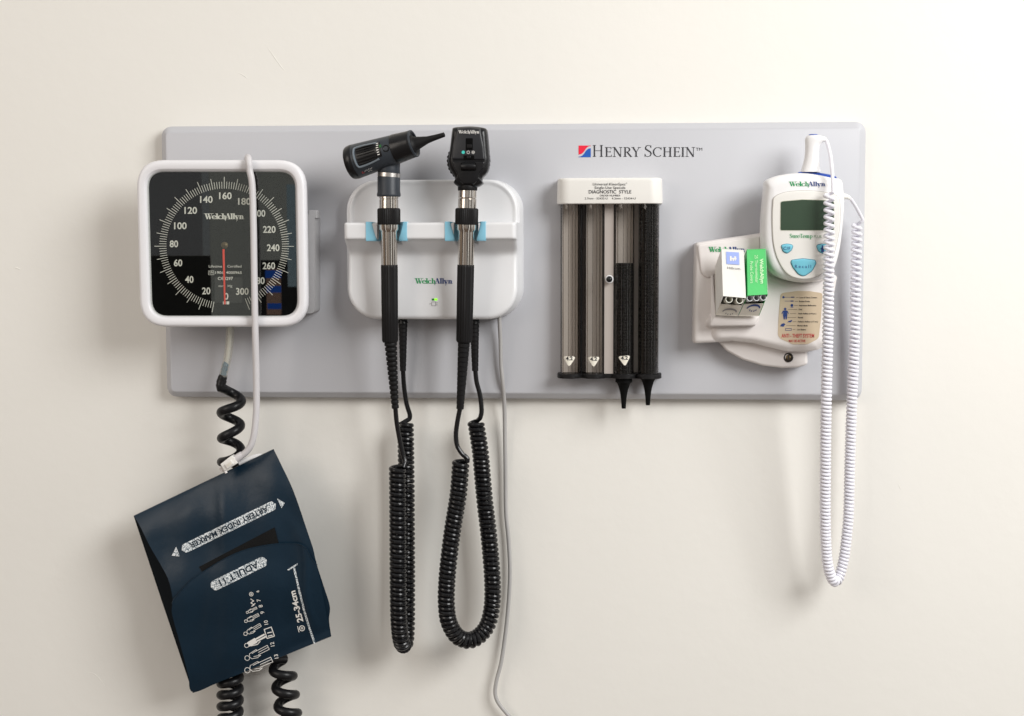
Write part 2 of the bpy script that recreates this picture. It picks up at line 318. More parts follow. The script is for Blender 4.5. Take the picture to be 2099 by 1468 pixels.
# ---- serif lettering drawn from strokes: cap height 1, baseline 0
def glyph(ch, T, t):
    s = T * .62; H = T / 2; x = .66                      # serif reach, half stem, x-height
    def st(a, b, w, w2=None): return ('s', [a, b], [w, w if w2 is None else w2])
    def sf(cx, y, w=None): w = w or (H + s); return ('s', [(cx - w, y), (cx + w, y)], [t, t])
    def arc(cx, cy, rx, ry, a0, a1, n=12):
        P = []; Wd = []
        for i in range(n + 1):
            q = math.radians(a0 + (a1 - a0) * i / n); P.append((cx + rx*math.cos(q), cy + ry*math.sin(q))); Wd.append(t + (T - t) * abs(math.cos(q))**1.5)
        return ('s', P, Wd)
    h = t / 2
    if ch == 'H': return [st((.2, 0), (.2, 1), T), st((.72, 0), (.72, 1), T), st((.2, .52), (.72, .52), t), sf(.2, h), sf(.2, 1-h), sf(.72, h), sf(.72, 1-h)], .95
    if ch == 'I': return [st((.2, 0), (.2, 1), T), sf(.2, h), sf(.2, 1-h)], .40
    if ch == 'l': return [st((.17, 0), (.17, 1), T), sf(.17, h), ('s', [(.17-H-s, 1-h), (.17, 1-h)], [t, t])], .34
    if ch == 'E': return [st((.2, 0), (.2, 1), T), ('s', [(.2-H-s, h), (.64, h)], [t, t]), ('s', [(.2-H-s, 1-h), (.62, 1-h)], [t, t]), st((.2, .52), (.54, .52), t), st((.62, 0), (.66, .22), t), st((.60, 1), (.60, .8), t), st((.53, .43), (.53, .61), t)], .72
    if ch == 'N': return [st((.18, 0), (.18, 1), t), st((.16, 1), (.76, 0), T), st((.76, 0), (.76, 1), t), sf(.18, h), sf(.14, 1-h), sf(.76, 1-h)], .96
    if ch == 'R': return [st((.2, 0), (.2, 1), T), sf(.2, h), ('s', [(.2-H-s, 1-h), (.42, 1-h)], [t, t]), arc(.40, .75, .20, .25-h, 90, -90), st((.2, .5), (.42, .5), t), st((.38, .5), (.74, 0), T), st((.68, h), (.84, h), t)], .82
    if ch == 'Y': return [st((.08, 1), (.38, .48), T), st((.68, 1), (.38, .48), t), st((.38, .5), (.38, 0), T), sf(.38, h), sf(.08, 1-h), sf(.68, 1-h)], .74
    if ch == 'S': return [('s', [(.50, .80), (.46, .93), (.33, .99), (.17, .93), (.10, .78), (.14, .64), (.30, .53), (.46, .42), (.53, .28), (.47, .10), (.30, .01), (.14, .05), (.07, .22)], [t, t, t, T*.7, T*.9, T, T, T, T*.9, T*.7, t, t, t]), st((.51, .98), (.51, .75), t), st((.06, .02), (.06, .26), t)], .62
    if ch == 'C': return [arc(.50, .5, .40, .5-h, 48, 312, 20), st((.80, .98), (.80, .72), t)], .90
    if ch == 'T': return [st((.38, 0), (.38, 1), T), sf(.38, h), st((.04, 1-h), (.72, 1-h), t), st((.05, 1), (.04, .76), t), st((.71, 1), (.72, .76), t)], .72
    if ch == 'W': return [st((.10, 1), (.40, 0), T), st((.40, 0), (.62, 1), t), st((.52, 1), (.80, 0), T), st((.80, 0), (1.06, 1), t), sf(.10, 1-h), sf(.52, 1-h), sf(1.06, 1-h)], 1.10
    if ch == 'A': return [st((.10, 0), (.42, 1), t), st((.40, 1), (.72, 0), T), st((.20, .34), (.60, .34), t), sf(.10, h), sf(.72, h)], .84
    if ch == 'e': return [arc(.32, x/2, .25, x/2-h, 0, 325, 16), st((.10, x*.52), (.56, x*.52), t)], .60
    if ch == 'c': return [arc(.32, x/2, .25, x/2-h, 50, 318, 14), ('s', circ(.48, x*.78, .02, 4), [T*.6]*4)], .56
    if ch == 'h': return [st((.18, 0), (.18, 1), T), sf(.18, h), ('s', [(.18-H-s, 1-h), (.18, 1-h)], [t, t]), arc(.34, x-.20, .17, .20-h, 150, 0, 8), ('s', [(.51, x-.2), (.52, .1), (.58, -.34)], [T, T*.8, t*.4])], .62
    if ch == 'n': return [st((.18, 0), (.18, x), T), sf(.18, h), ('s', [(.18-H-s, x-h), (.18, x-h)], [t, t]), arc(.34, x-.20, .17, .20-h, 150, 0, 8), st((.51, x-.2), (.51, 0), T), sf(.51, h)], .72
    if ch == 'm': return [st((.18, 0), (.18, x), T), sf(.18, h), arc(.34, x-.20, .16, .20-h, 150, 0, 8), st((.50, x-.2), (.50, 0), T), arc(.66, x-.20, .16, .20-h, 150, 0, 8), st((.82, x-.2), (.82, 0), T), sf(.82, h), sf(.5, h)], 1.02
    if ch == 'p': return [st((.18, -.32), (.18, x), T), sf(.18, -.32), arc(.36, x/2, .22, x/2-h, 140, -140, 14)], .66
    if ch == 'r': return [st((.18, 0), (.18, x), T), sf(.18, h), ('s', [(.2, x*.7), (.32, x-.03), (.42, x-.08)], [t, T*.7, T*.8])], .46
    if ch == 'u': return [st((.17, x), (.17, .18), T), ('s', [(.17, .2), (.24, .04), (.38, .04), (.50, .2)], [T, t, t, T*.8]), st((.50, x), (.50, 0), T), sf(.15, x-h), sf(.48, x-h)], .68
    if ch == 'y': return [st((.08, x), (.32, .0), T), ('s', [(.56, x), (.32, .0), (.24, -.40)], [t, t*1.6, t*.5]), sf(.08, x-h), sf(.56, x-h)], .62
    return [], .35
def serif(s, x0, base, cap, width, T=.17, t=.05, ang=0.0, put=None, c=None, g=None, small=None):
    """serif writing from photo x0 to x0+width; small = scale of all but the first capital of each word"""
    g = g or G(); items = []; x = 0
    for i, ch in enumerate(s):
        if ch == ' ': x += .30; continue
        k = 1.0
        if small and i and s[i-1] != ' ': k = small
        gl, adv = glyph(ch, T / (k if k != 1 else 1), t / (k if k != 1 else 1)); items.append((gl, x, k)); x += adv * k
    kx = width / x; ca, sa = math.cos(math.radians(ang)), math.sin(math.radians(ang)); z = 0
    for gl, ox, k in items:
        for _, P, Wd in gl:
            z += 1; Lf = []; Rt = []
            for i, p in enumerate(P):
                q0 = Vector(P[max(i-1, 0)]); q1 = Vector(P[min(i+1, len(P)-1)]); d = (q1 - q0)
                d = d.normalized() if d.length > 1e-9 else Vector((1, 0)); nn = Vector((-d.y, d.x)) * Wd[i] / 2
                for side_, lst in ((1, Lf), (-1, Rt)):
                    u, v = p[0] + nn.x*side_, p[1] + nn.y*side_; u = (u*k + ox) * kx; v = v*k*cap
                    px, py = x0 + u*ca - v*sa, base - (u*sa + v*ca)
                    q = put(px, py) if put else A(px, py, c); lst.append((q[0], q[1], q[2] + (z % 7) * .03))
            n = len(P); g.add(Lf + Rt, [(i, i+1, n+i+1, n+i) for i in range(n-1)])
    return g
def brand(x0, base, cap, width, parent, c=None, put=None, m1=None, m2=None, T=.21):
    """the maker's two-tone wordmark"""
    w1 = width * .535
    build('lettering', serif('Welch', x0, base, cap, w1, T=T, t=.06, c=c, put=put), m1 or M_green, parent, fix=False)
    build('lettering', serif('Allyn', x0 + w1 * .965, base, cap, width - w1 * .965, T=T, t=.06, c=c, put=put), m2 or M_dblue, parent, fix=False)
# ================================================================== the wall
g = G(); nx = 60
g.add([(-2600 + 7600*i/nx, -1900 + 5600*j/nx, 0) for j in range(nx+1) for i in range(nx+1)],
      [(j*(nx+1)+i, j*(nx+1)+i+1, (j+1)*(nx+1)+i+1, (j+1)*(nx+1)+i) for j in range(nx) for i in range(nx)])
wall = build('wall', g, M_wall, origin=(1049.5, 734, 0)); wall['kind'] = 'structure'
def scratch(pts, r):
    p = catmull([A(x, y, 0.0) for x, y in pts], 5); n = len(p)
    build('scratch', tube([(q[0], q[1], -.2) for q in p], [max(.1, r*math.sin(math.pi*(i+.3)/(n+.6))) for i in range(n)], 6), M_wall, wall)
scratch([(540, 84), (556, 108), (575, 135), (585, 147)], .9); scratch([(484, 146), (498, 154), (508, 161)], .9)
scratch([(1838, 985), (1844, 998), (1847, 1004)], .8); scratch([(172, 1378), (190, 1380), (203, 1390), (216, 1408)], .7)
scratch([(268, 862), (290, 850), (325, 845)], .5); scratch([(28, 548), (42, 552)], 1.2); scratch([(905, 232), (960, 238), (1000, 236)], .5)
# ================================================================== the board
BF = 36.0
bo = fillet(AP([(330.5, 259.5), (1775, 249.5), (1766.5, 820.5), (343, 813.5)], 22), 24, 8)
lv = [(4, 0.5), (4, 6), (0, 10), (0, 21), (.8, 23.5), (2.5, 25.2), (10.5, 33.8), (12, 35.3), (14, BF)]
board = build('mounting_board', slab(bo, lv), M_board, origin=(1049, 815, 0), ang=50)
tag(board, 'long light grey wall board with rounded corners carrying all the instruments', 'wall board')
build('lettering', serif('HENRY SCHEIN', 1213, 321.5, 24, 213, T=.105, t=.042, c=BF + .5, small=.82), M_ink, board, fix=False)
build('lettering', text('TM', 1433, 309, 6, 13, c=BF + .5, bold=.0), M_ink, board, fix=False)
lx0, lx1, ly0, ly1 = 1186, 1211, 298.5, 322.5
cv = [(lx0, 317), (1192, 315.5), (1197, 311), (1201, 305), (1206, 300.5), (lx1, 299.5)]
cu_ = catmull([(x, y, 0) for x, y in cv], 4)
def at(pts, c): return [A(x, y, c)[:2] for x, y in pts]
build('logo_mark', flat([at([(lx0, ly0), (lx1, ly0)] + [(p[0], p[1]) for p in reversed(cu_)], BF)], BF + .5), M_hred, board, fix=False)
build('logo_mark', flat([at([(lx0, ly1)] + [(p[0], p[1] + 4.5) for p in cu_] + [(lx1, ly1)], BF)], BF + .5), M_hblue, board, fix=False)
# ================================================================== blood pressure gauge
GF = 140.0
gauge = thing('blood_pressure_gauge', (*A(457, 672, BF)[:2], BF), 'square black-faced blood pressure gauge in a white frame on the left end of the board', 'gauge')
back = fillet([A(320, 440, 60)[:2], A(652, 440, 60)[:2], A(652, 641, 60)[:2], A(320, 641, 60)[:2]], 10, 8)
build('housing', slab(back, [(0, BF), (0, BF+6), (0, GF-46)]), M_house, gauge)
def gq(x0, y0, x1, y1, r, c, l=0): return fillet(AP([(x0, y0), (x1, y0), (x1 + 5.5, y1), (x0 + 8.5, y1)], c), r, 8)
o_ = gq(277, 327.5, 625, 671, 56, GF)
i_ = gq(301, 352, 603, 648, 32, GF)
rings = []
for ins, c in [(26, GF-44), (12, GF-43), (5, GF-38), (1.5, GF-26), (0, GF-12), (.6, GF-6), (2.2, GF-2.6), (4.6, GF-.7), (7.5, GF)]:
    rings.append([(p[0], p[1], c) for p in inset(o_, ins)])
for ins, c in [(-6.0, GF-.2), (-5.0, GF-.9), (-1.2, GF-6.0), (-.3, GF-7), (.3, GF-9)]:
    rings.append([(p[0], p[1], c) for p in inset(i_, ins)])
build('frame', loft(rings, False, False), M_frame, gauge)
build('dial', slab(inset(i_, -1.5), [(0, GF-20), (0, GF-9)]), M_dial, gauge)
DZ = GF - 8.4
build('glass', slab(inset(i_, -.3), [(0, GF-4.6), (0, GF-3.0)]), M_glass, gauge)
build('locking_knob', slab(fillet(AP([(631, 431), (650, 431), (650, 448), (631, 448)], 92), 3), edge(60, 92, 2)), M_house, gauge)
# dial markings
g = G(); cx, cy = 459.5, 503.5
for v in range(10, 302, 2):
    th = math.radians(1.133 * v - 1.2); lg = v % 10 == 0
    if v < 10: continue
    dx, dy = -math.sin(th), math.cos(th); r0, r1 = 118.5, (143 if v % 20 == 0 else 141) if lg else 133
    w = .55 if not lg else .6; nx_, ny_ = -dy * w, dx * w
    if not lg: w = .5
    g.add([A(cx + dx*r0*1.0 + nx_, cy + dy*r0*.985 + ny_, DZ), A(cx + dx*r0 - nx_, cy + dy*r0*.985 - ny_, DZ), A(cx + dx*r1 - nx_, cy + dy*r1*.985 - ny_, DZ), A(cx + dx*r1 + nx_, cy + dy*r1*.985 + ny_, DZ)], [(0, 1, 2, 3)])
build('scale_markings', g, M_print, gauge, fix=False)
g = G()
for s, x, y in [('20', 422.7, 596.5), ('40', 388, 573), ('60', 365, 539), ('80', 356.5, 500), ('100', 369.7, 463), ('120', 391, 431.5), ('140', 423, 409), ('160', 462, 401.5), ('180', 501, 413), ('200', 531, 437.5), ('220', 552, 470.5), ('240', 560, 508), ('260', 551, 545), ('280', 529.6, 575.5), ('300', 496.7, 597.5), ('0', 463.8, 607.5)]:
    text(s, x, y + 6.6, 13.2, 8.6 * len(s), c=DZ + .9, bold=.02, g=g)
text('Lifetime', 441.5, 548.5, 5, 27, c=DZ + .1, g=g); text('Certified', 480.5, 548.5, 5, 29, c=DZ + .1, g=g)
text('SN', 433, 561, 4.6, 8, c=DZ + .1, g=g); text('190614000965', 468.5, 561.5, 5.2, 54, c=DZ + .1, g=g, bold=.01)
text('C\u20ac0297', 462, 574, 6, 31, c=DZ + .8, g=g, bold=.015); text('mm', 453.5, 588.5, 4.6, 11, c=DZ + .8, g=g); text('Hg', 471.5, 588.5, 4.6, 9, c=DZ + .8, g=g)
for q in [((427, 555, 439, 555.7)), ((427, 563, 439, 563.7)), ((427, 555, 427.7, 563.7)), ((438.4, 555, 439, 563.7)), ((457, 618, 463.4, 624)), ((464.2, 618, 470, 624))]:
    g.add([A(q[0], q[1], DZ+.8), A(q[2], q[1], DZ+.8), A(q[2], q[3], DZ+.8), A(q[0], q[3], DZ+.8)], [(0, 1, 2, 3)])
build('lettering', g, M_print, gauge, fix=False)
brand(420, 449.3, 11.6, 80, gauge, c=DZ + .1, m1=M_print, m2=M_print, T=.24)
build('stop_plate', slab(AP([(440, 569), (497, 569), (497, 621), (440, 621)], DZ), [(0, DZ - 1), (0, DZ + .5)]), M_dialg, gauge)
build('pivot', lathe(A(460.5, 503, DZ), A(460.5, 503, DZ+10), [(0, 7), (1, 6.5), (1.5, 3.5), (2.8, 3.3), (3.2, 1.5)], 24), M_lock, gauge)
nd = [A(456.2, 511, DZ+2), A(460.4, 511, DZ+2), A(462.6, 624, DZ+1.8), (A(459.6, 624, DZ+1.8))]
g = loft([[(p[0], p[1], p[2]) for p in nd], [(p[0], p[1], p[2] + .8) for p in nd]])
build('needle', g, M_red, gauge)
# the clear outlet tube with its barb
out = catmull([A(x, y, c) for x, y, c in [(471.5, 660, 88), (471.3, 690, 88), (469, 715, 87), (465, 740, 86), (459.5, 762, 85), (457.5, 772, 85)]], 6)
ot = build('outlet_tube', tube(out, 8.2, 18), M_tubec, gauge)
build('bore', tube(out[:-10], 4.2, 12), mat('pale_bore', (.66, .66, .62), .3), ot)
bp_ = [A(463.5, 742, 86), A(462, 750, 86), A(461.9, 750.5, 86), A(459.8, 759, 85), A(459.7, 759.5, 85), A(456.5, 774, 85)]
build('barb', tube(bp_, [4.2, 6.6, 5.2, 6.8, 5.4, 6.6], 14), M_barb, ot)
# ================================================================== black coiled hose (gauge - behind the cuff - loop below - cuff)
HC = 86.0
top = [A(456.5, 772, 85), A(453.5, 784, 86), A(450.5, 796, 88)]
c1 = coilpath([A(477, 800, HC), A(473, 850, HC), A(474, 900, HC), A(474, 945, 78), A(474, 990, 62), A(474, 1060, 55)], 19.5, 51, ph=math.radians(198), spt=24, sgn=-1)
c2 = coilpath([A(474, 1060, 55), A(473, 1250, 55), A(472, 1380, 60), A(472, 1480, 62), A(475, 1560, 62)], 19.0, lambda t: 24, ph=math.radians(0), spt=24, sgn=-1)
c3 = coilpath([A(600, 1570, 66), A(594, 1490, 66), A(588, 1440, 66), A(582, 1390, 66), A(576, 1356, 66)], 19.5, 39, ph=math.radians(60), spt=24, sgn=1)
mid = [A(500, 1590, 62), A(530, 1610, 64), A(570, 1600, 66)]
pth = catmull(top, 5)[:-1] + c1 + c2 + mid + c3 + [A(556, 1352, 66), A(552, 1338, 68)]
hose = build('coiled_hose', tube(pth, 9.4, 14), M_hose, origin=A(472, 1480, 55))
tag(hose, 'thick black coiled rubber air hose hanging from the square gauge behind the navy cuff', 'hose')
build('end_sleeve', tube(catmull([A(457.3, 769, 85), A(455.5, 777, 85.5), A(453, 786, 86.5)], 4), [8.2]*5 + [10.2]*4, 14), M_hose, hose)
# ================================================================== pale cable hooked over the gauge
cab = catmull([A(503, 362, 50), A(505, 340, 70), (A(507, 326, 100)), (A(508.5, 323, 130)), (A(509.8, 331, 149)), A(512, 350, 150), A(517, 380, 150), A(519.5, 459, 150), A(521, 553, 150), A(523, 670, 149), A(525, 749, 140), A(525.8, 803, 135), A(525.3, 844, 132), A(521.6, 885, 130), A(515, 911, 128), A(505, 926, 126), A(492, 936, 124), A(480, 943, 123)], 8)
cable = build('hanging_cable', tube(cab, 6.6, 16), M_cablew, origin=A(523, 700, 140))
tag(cable, 'smooth pale grey cable hooked over the square gauge and ending at the navy cuff', 'cable')
cl = tube(catmull([A(497, 931.5, 125), A(488, 938, 124), (A(483, 941.5, 124))], 4), [6.7, 7.2, 7.6, 7.9, 8, 8, 8, 8, 8.2], 14)
build('cable_boot', cl, M_cablew, cable)
def quadslab(pts, c0, c1, r=1.5, rad=2): return slab(fillet(AP(pts, c1), rad, 4), edge(c0, c1, r, 3))
cp = build('connector', quadslab([(451, 952), (474, 934), (481, 938), (487, 950), (460, 966)], 112, 132), M_offwhite, cable)
build('latch', quadslab([(460, 953), (473, 943), (479, 951), (466, 961)], 131, 135.5, 1, 1.5), M_offwhite, cp)
build('latch_gap', quadslab([(463, 953.5), (472, 946.5), (475.5, 951), (467, 957.5)], 134, 135.9, .3, 1), M_cartonb, cp)
build('pin', tube([A(452, 958, 122), A(456, 968, 122)], 3, 10), M_warm, cp)
build('pin', tube([A(460, 962, 124), A(464, 970, 124)], 2.8, 10), M_warm, cp)
build('hanging_loop', tube(catmull([A(490, 950, 84), A(512, 940, 82), A(527, 935.5, 80), A(538, 936, 78), A(544, 946, 76)], 6), 5.0, 10), M_white, cable)
# ================================================================== cuff
def Cf(px, py):
    """front surface of the cuff"""
    # cuff frame: s across (along the top edge), t down the left edge
    e1 = Vector((288, -137)).normalized(); e2 = Vector((121, 362)).normalized(); d = Vector((px - 274, py - 1058))
    det = e1.x*e2.y - e1.y*e2.x; s = (d.x*e2.y - d.y*e2.x) / det / 319; t = (e1.x*d.y - e1.y*d.x) / det / 382
    tt = min(max(t, 0), 1); ss = min(max(s, 0), 1)
    bul = 42 * math.sin(math.pi * tt)**.75 * (1 - .25*ss)
    wr = 2.2*math.sin(9*s + 5*t) * tt + 1.6*math.sin(4*s - 13*t + 1) + 1.0*math.sin(21*s + 9*t) + 1.3*math.sin(17*t - 8*s*s)*(1 - tt) + 2.6*math.exp(-((s + .35*t - .62)/.035)**2) * math.exp(-((t-.2)/.18)**2)
    wr *= 1.5
    wr += 3*math.exp(-((s - .93 + .05*math.sin(9*t))/.03)**2) * (t > .3) * min(1, (t-.3)*5)
    wr += 2.2*math.exp(-(((s-.22)*1.0 + (t-.72)*.6)/.05)**2) * math.exp(-((t-.72)/.16)**2)
    return 92 + bul + wr * min(1, 8*tt + .1) * min(1, 8*(1-tt) + .1)
cuff = thing('arm_cuff', A(472, 1400, 60), 'folded navy blue vinyl arm cuff with silver printing hanging below the gauge', 'arm cuff')
def patch(left, right, cf, nu=44, nv=56, th=1.6, off=0.0):
    Lc = catmull([(x, y, 0) for x, y in left], 10); Rc = catmull([(x, y, 0) for x, y in right], 10); g = G(); layers = []
    def pick(C, t): f = t * (len(C) - 1); i = min(int(f), len(C) - 2); return Vector(C[i]).lerp(Vector(C[i+1]), f - i)
    for z in (0, -th):
        vs = []
        for j in range(nv + 1):
            l_, r_ = pick(Lc, j/nv), pick(Rc, j/nv)
            for i in range(nu + 1):
                p = l_.lerp(r_, i/nu); vs.append(A(p.x, p.y, cf(p.x, p.y) + off + z))
        layers.append(vs)
    n = (nu+1)*(nv+1); W_ = nu + 1; fs = []
    for j in range(nv):
        for i in range(nu):
            a = j*W_ + i; fs += [(a, a+1, a+W_+1, a+W_), (n+a, n+a+W_, n+a+W_+1, n+a+1)]
    for i in range(nu): fs += [(i, n+i, n+i+1, i+1), (nv*W_+i, nv*W_+i+1, n+nv*W_+i+1, n+nv*W_+i)]
    for j in range(nv): fs += [(j*W_, (j+1)*W_, n+(j+1)*W_, n+j*W_), (j*W_+nu, n+j*W_+nu, n+(j+1)*W_+nu, (j+1)*W_+nu)]
    return g.add(layers[0] + layers[1], fs)
rightE = [(561, 921), (578, 956), (599, 1002), (617, 1051), (632, 1095), (642.6, 1127.5), (649, 1156), (663, 1200), (676, 1242), (674.5, 1271), (679, 1304)]
frontL = [(274, 1058), (286, 1077), (308, 1121), (330, 1159), (346, 1191), (354, 1230), (352, 1255), (365, 1306), (380, 1360), (395, 1419)]
build('front_panel', patch(frontL, rightE, Cf), M_cuff, cuff)
def Cb(px, py): 
    return min(88, 78 + 8*math.sin(px*.02)) - 14*max(0, math.sin(math.pi*(py-1000)/420))
build('back_panel', patch([(274, 1058), (334, 1239), (395, 1420)], [(560, 922), (600, 1003), (636, 1110), (660, 1200), (678, 1303)], Cb), M_cuff2, cuff)
# folds joining both panels along the top and bottom edges
for nm, p0, p1 in (('top_fold', (274, 1058), (561, 921)), ('bottom_fold', (395, 1420), (679, 1304))):
    rows = []
    for k in range(9):
        q = k/8; rows.append([(lambda x, y: A(x, y, Cb(x, y) * (1-q) + (Cf(x, y)) * q))(p0[0] + (p1[0]-p0[0])*i/30 , p0[1] + (p1[1]-p0[1])*i/30 - (1 if nm[0] == 't' else -1) * 1.0*math.sin(math.pi*q)) for i in range(31)])
    rows2 = [[(p[0], p[1] + (1.5 if nm[0] == 't' else -1.5), p[2]) for p in r] for r in rows]
    build(nm, loft(rows, False, False, False), M_cuff, cuff, fix=False)
# hook tape on the front panel
def put(off): return lambda x, y: A(x, y, Cf(x, y) + off)
def strip(l, r, nu, nv, pf):
    g = G(); vs = []
    for j in range(nv + 1):
        a, b = Vector(l[0]).lerp(Vector(l[1]), j/nv), Vector(r[0]).lerp(Vector(r[1]), j/nv)
        for i in range(nu + 1): p = a.lerp(b, i/nu); vs.append(pf(p.x, p.y))
    return g.add(vs, [(j*(nu+1)+i, j*(nu+1)+i+1, (j+1)*(nu+1)+i+1, (j+1)*(nu+1)+i) for j in range(nv) for i in range(nu)])
g = strip([(408, 1162), (430, 1195)], [(563, 1081), (578, 1140)], 20, 8, put(1.6)); build('hook_tape', g, M_velcro, cuff, fix=False)
# flap with rounded end, over the tape
flapT = [(353, 1238), (356, 1229), (365, 1219), (394, 1188), (426, 1166), (464, 1143.5), (502, 1127.5), (540.6, 1118.6), (579, 1114), (612, 1115), (628, 1124), (637, 1143), (650, 1158)]
flapB = [(352, 1256), (358, 1281), (366, 1308), (376, 1345), (386, 1385), (395.5, 1419), (451, 1397), (499, 1378.5), (540, 1361), (580, 1345), (620, 1328.5), (650, 1316), (678, 1303.5)]
# straighten: sweep from the curved edge to the lower edges
def flap_cf(x, y): return Cf(x, y)
Lc = catmull([(x, y, 0) for x, y in flapT], 6); Rc = catmull([(x, y, 0) for x, y in flapB], 6); nv = 30; g = G(); layers = []
for z in (6.0, 4.3):
    layers.append([A(*(lambda p: (p.x, p.y, Cf(p.x, p.y) + z))(Vector(Lc[i]).lerp(Vector(Rc[i]), j/nv))) for j in range(nv+1) for i in range(len(Lc))])
W_ = len(Lc); n = W_*(nv+1); fs = []
for j in range(nv):
    for i in range(W_-1):
        a = j*W_+i; fs += [(a, a+1, a+W_+1, a+W_), (n+a, n+a+W_, n+a+W_+1, n+a+1)]
for i in range(W_-1): fs += [(i, n+i, n+i+1, i+1), (nv*W_+i, nv*W_+i+1, n+nv*W_+i+1, n+nv*W_+i)]
for j in range(nv): fs += [(j*W_, (j+1)*W_, n+(j+1)*W_, n+j*W_), (j*W_+W_-1, n+j*W_+W_-1, n+(j+1)*W_+W_-1, (j+1)*W_+W_-1)]
flap = build('flap', g.add(layers[0] + layers[1], fs), M_cuff, cuff)
build('piping', tube([(p[0], p[1], p[2] + .2) for p in [A(q[0], q[1], Cf(q[0], q[1]) + 5.8) for q in Lc]], 1.0, 6), M_cuff, flap)
def capsule(p0, p1, hw, pf, n=40):
    p0, p1 = Vector(p0), Vector(p1); d = (p1 - p0).normalized(); nn = Vector((-d.y, d.x)); Lh = (p1 - p0).length; vs = []; m_ = 6
    for i in range(n + 1):
        t = -hw + (Lh + 2*hw) * i / n; e = min(t + hw, Lh + hw - t); h = hw * math.sqrt(max(0.0, 1 - (max(0, hw - e)/hw)**2))
        for k in range(m_ + 1): q = p0 + d*t + nn*h*(2*k/m_ - 1); vs.append(pf(q.x, q.y))
    return G().add(vs, [(i*(m_+1)+k, i*(m_+1)+k+1, (i+1)*(m_+1)+k+1, (i+1)*(m_+1)+k) for i in range(n) for k in range(m_)])
def stroke(pts, w, pf, g=None, closed=False):
    g = g or G(); P = [Vector(p) for p in pts]
    if closed: P.append(P[0])
    for a, b in zip(P, P[1:]):
        d = (b - a)
        if d.length < 1e-6: continue
        k = max(1, int(d.length / 8)); nn = Vector((-d.y, d.x)).normalized() * w / 2; e = d.normalized() * w * .25; a2, b2 = a - e, b + e; vs = []
        for i in range(k + 1): q = a2.lerp(b2, i/k); vs += [pf(*(q+nn)), pf(*(q-nn))]
        g.add(vs, [(2*i, 2*i+1, 2*i+3, 2*i+2) for i in range(k)])
    return g
mk = build('marker_strip', capsule((381, 1123.5), (557, 1037.5), 9.6, put(1.0)), M_silver, cuff, fix=False)
ang = 180 + math.degrees(math.atan2(1123.5 - 1037.5, 557 - 381))
mx, my = (381+557)/2, (1123.5+1037.5)/2; up = Vector((-math.sin(math.radians(ang)), -math.cos(math.radians(ang))))
build('lettering', text('ARTERY INDEX MARKER', mx - up.x*5.5, my - up.y*5.5, 11, 178, ang=ang, put=put(1.5), bold=.02), M_cuff, mk, fix=False)
for tri in ([(352, 1139), (369, 1141), (361, 1121)], [(584, 1031), (568, 1022), (577, 1042)]):
    build('arrowhead', G().add([put(1.2)(*q) for q in tri], [(0, 1, 2)]), M_silver, cuff, fix=False)
ad = build('size_badge', capsule((442, 1199.5), (537, 1152.5), 10.6, put(6.8)), M_silver, flap, fix=False)
ang = 180 + math.degrees(math.atan2(47, 95)); up = Vector((-math.sin(math.radians(ang)), -math.cos(math.radians(ang))))
build('lettering', text('ADULT 11', 489.5 - up.x*6.5, 1176 - up.y*6.5, 13, 88, ang=ang, put=put(7.3), bold=.02), M_cuff, flap, fix=False)
pf = put(7.0); g = G()
stroke([(602, 1161), (612, 1205), (623, 1250), (634, 1287), (645, 1318)], 4.2, pf, g); stroke([(590.5, 1168.5), (609.5, 1156.5)], 3, pf, g)
build('range_line', g, M_silver, flap, fix=False)
g = G(); text('25-34cm', 613, 1242, 11.5, 66, ang=105, put=pf, bold=.03, g=g, align='C')
stroke(circ(619, 1288, 5.2, 12), 1.6, pf, g, True); stroke(circ(619, 1288, 1.8, 8), 1.2, pf, g, True); stroke([(610, 1284), (613, 1296)], 1.4, pf, g)
build('lettering', g, M_print, flap, fix=False); g = G()
for s, x, y in [('6', 531, 1212), ('7', 534, 1230), ('8', 538, 1242), ('9', 541.5, 1255), ('10', 549, 1275.5), ('12', 562, 1320), ('13', 570, 1345)]:
    text(s, x, y, 7.6 if s != '6' else 6, None, ang=101, put=pf, g=g, bold=.01)
text('11', 557.5, 1299, 9, None, ang=103, put=pf, g=g, bold=.025)
stroke([(541.5, 1290.5), (556, 1285.5), (562.5, 1304), (547.5, 1309)], 1.7, pf, g, True)
# row of figures growing in size, lying on their sides
def figure(hx, hy, fx, fy, k, fill=False):
    d = Vector((fx-hx, fy-hy)); Lg = d.length; d.normalize(); q = Vector((-d.y, d.x)) * .66; H = Vector((hx, hy))
    def W_(t, s): return tuple(H + d*t*Lg + q*s*Lg)
    w = .95 * k
    stroke(circ(*W_(.04, 0), Lg*.10, 9), w, pf, g, True)
    if fill:
        for s in (-.14, -.07, 0, .07, .14): stroke([W_(.14, s*.8), W_(.52, s)], 3.2, pf, g)
        stroke([W_(.5, -.08), W_(1, -.09)], 3.4, pf, g); stroke([W_(.5, .08), W_(1, .09)], 3.4, pf, g); stroke([W_(.2, .17), W_(.5, .3), W_(.68, .2)], 1.6, pf, g)
    else:
        stroke([W_(.15, -.03), W_(.2, -.17), W_(.5, -.22), W_(.54, -.15), W_(.3, -.12)], w, pf, g); stroke([W_(.15, .03), W_(.2, .17), W_(.42, .27), W_(.58, .22), (W_(.3, .1))], w, pf, g)
        stroke([W_(.5, -.13), W_(1, -.14), W_(1, -.01), W_(.55, 0)], w, pf, g); stroke([W_(.5, .13), W_(1, .14), W_(1, .02)], w, pf, g)
figure(506, 1256, 526, 1246, 1.0); figure(503, 1274, 530, 1260, 1.1); figure(502, 1300, 534, 1281, 1.1); figure(504, 1324, 543, 1303, 1.2, True); figure(505, 1350, 550, 1327, 1.25); figure(505, 1375, 557, 1352, 1.25)
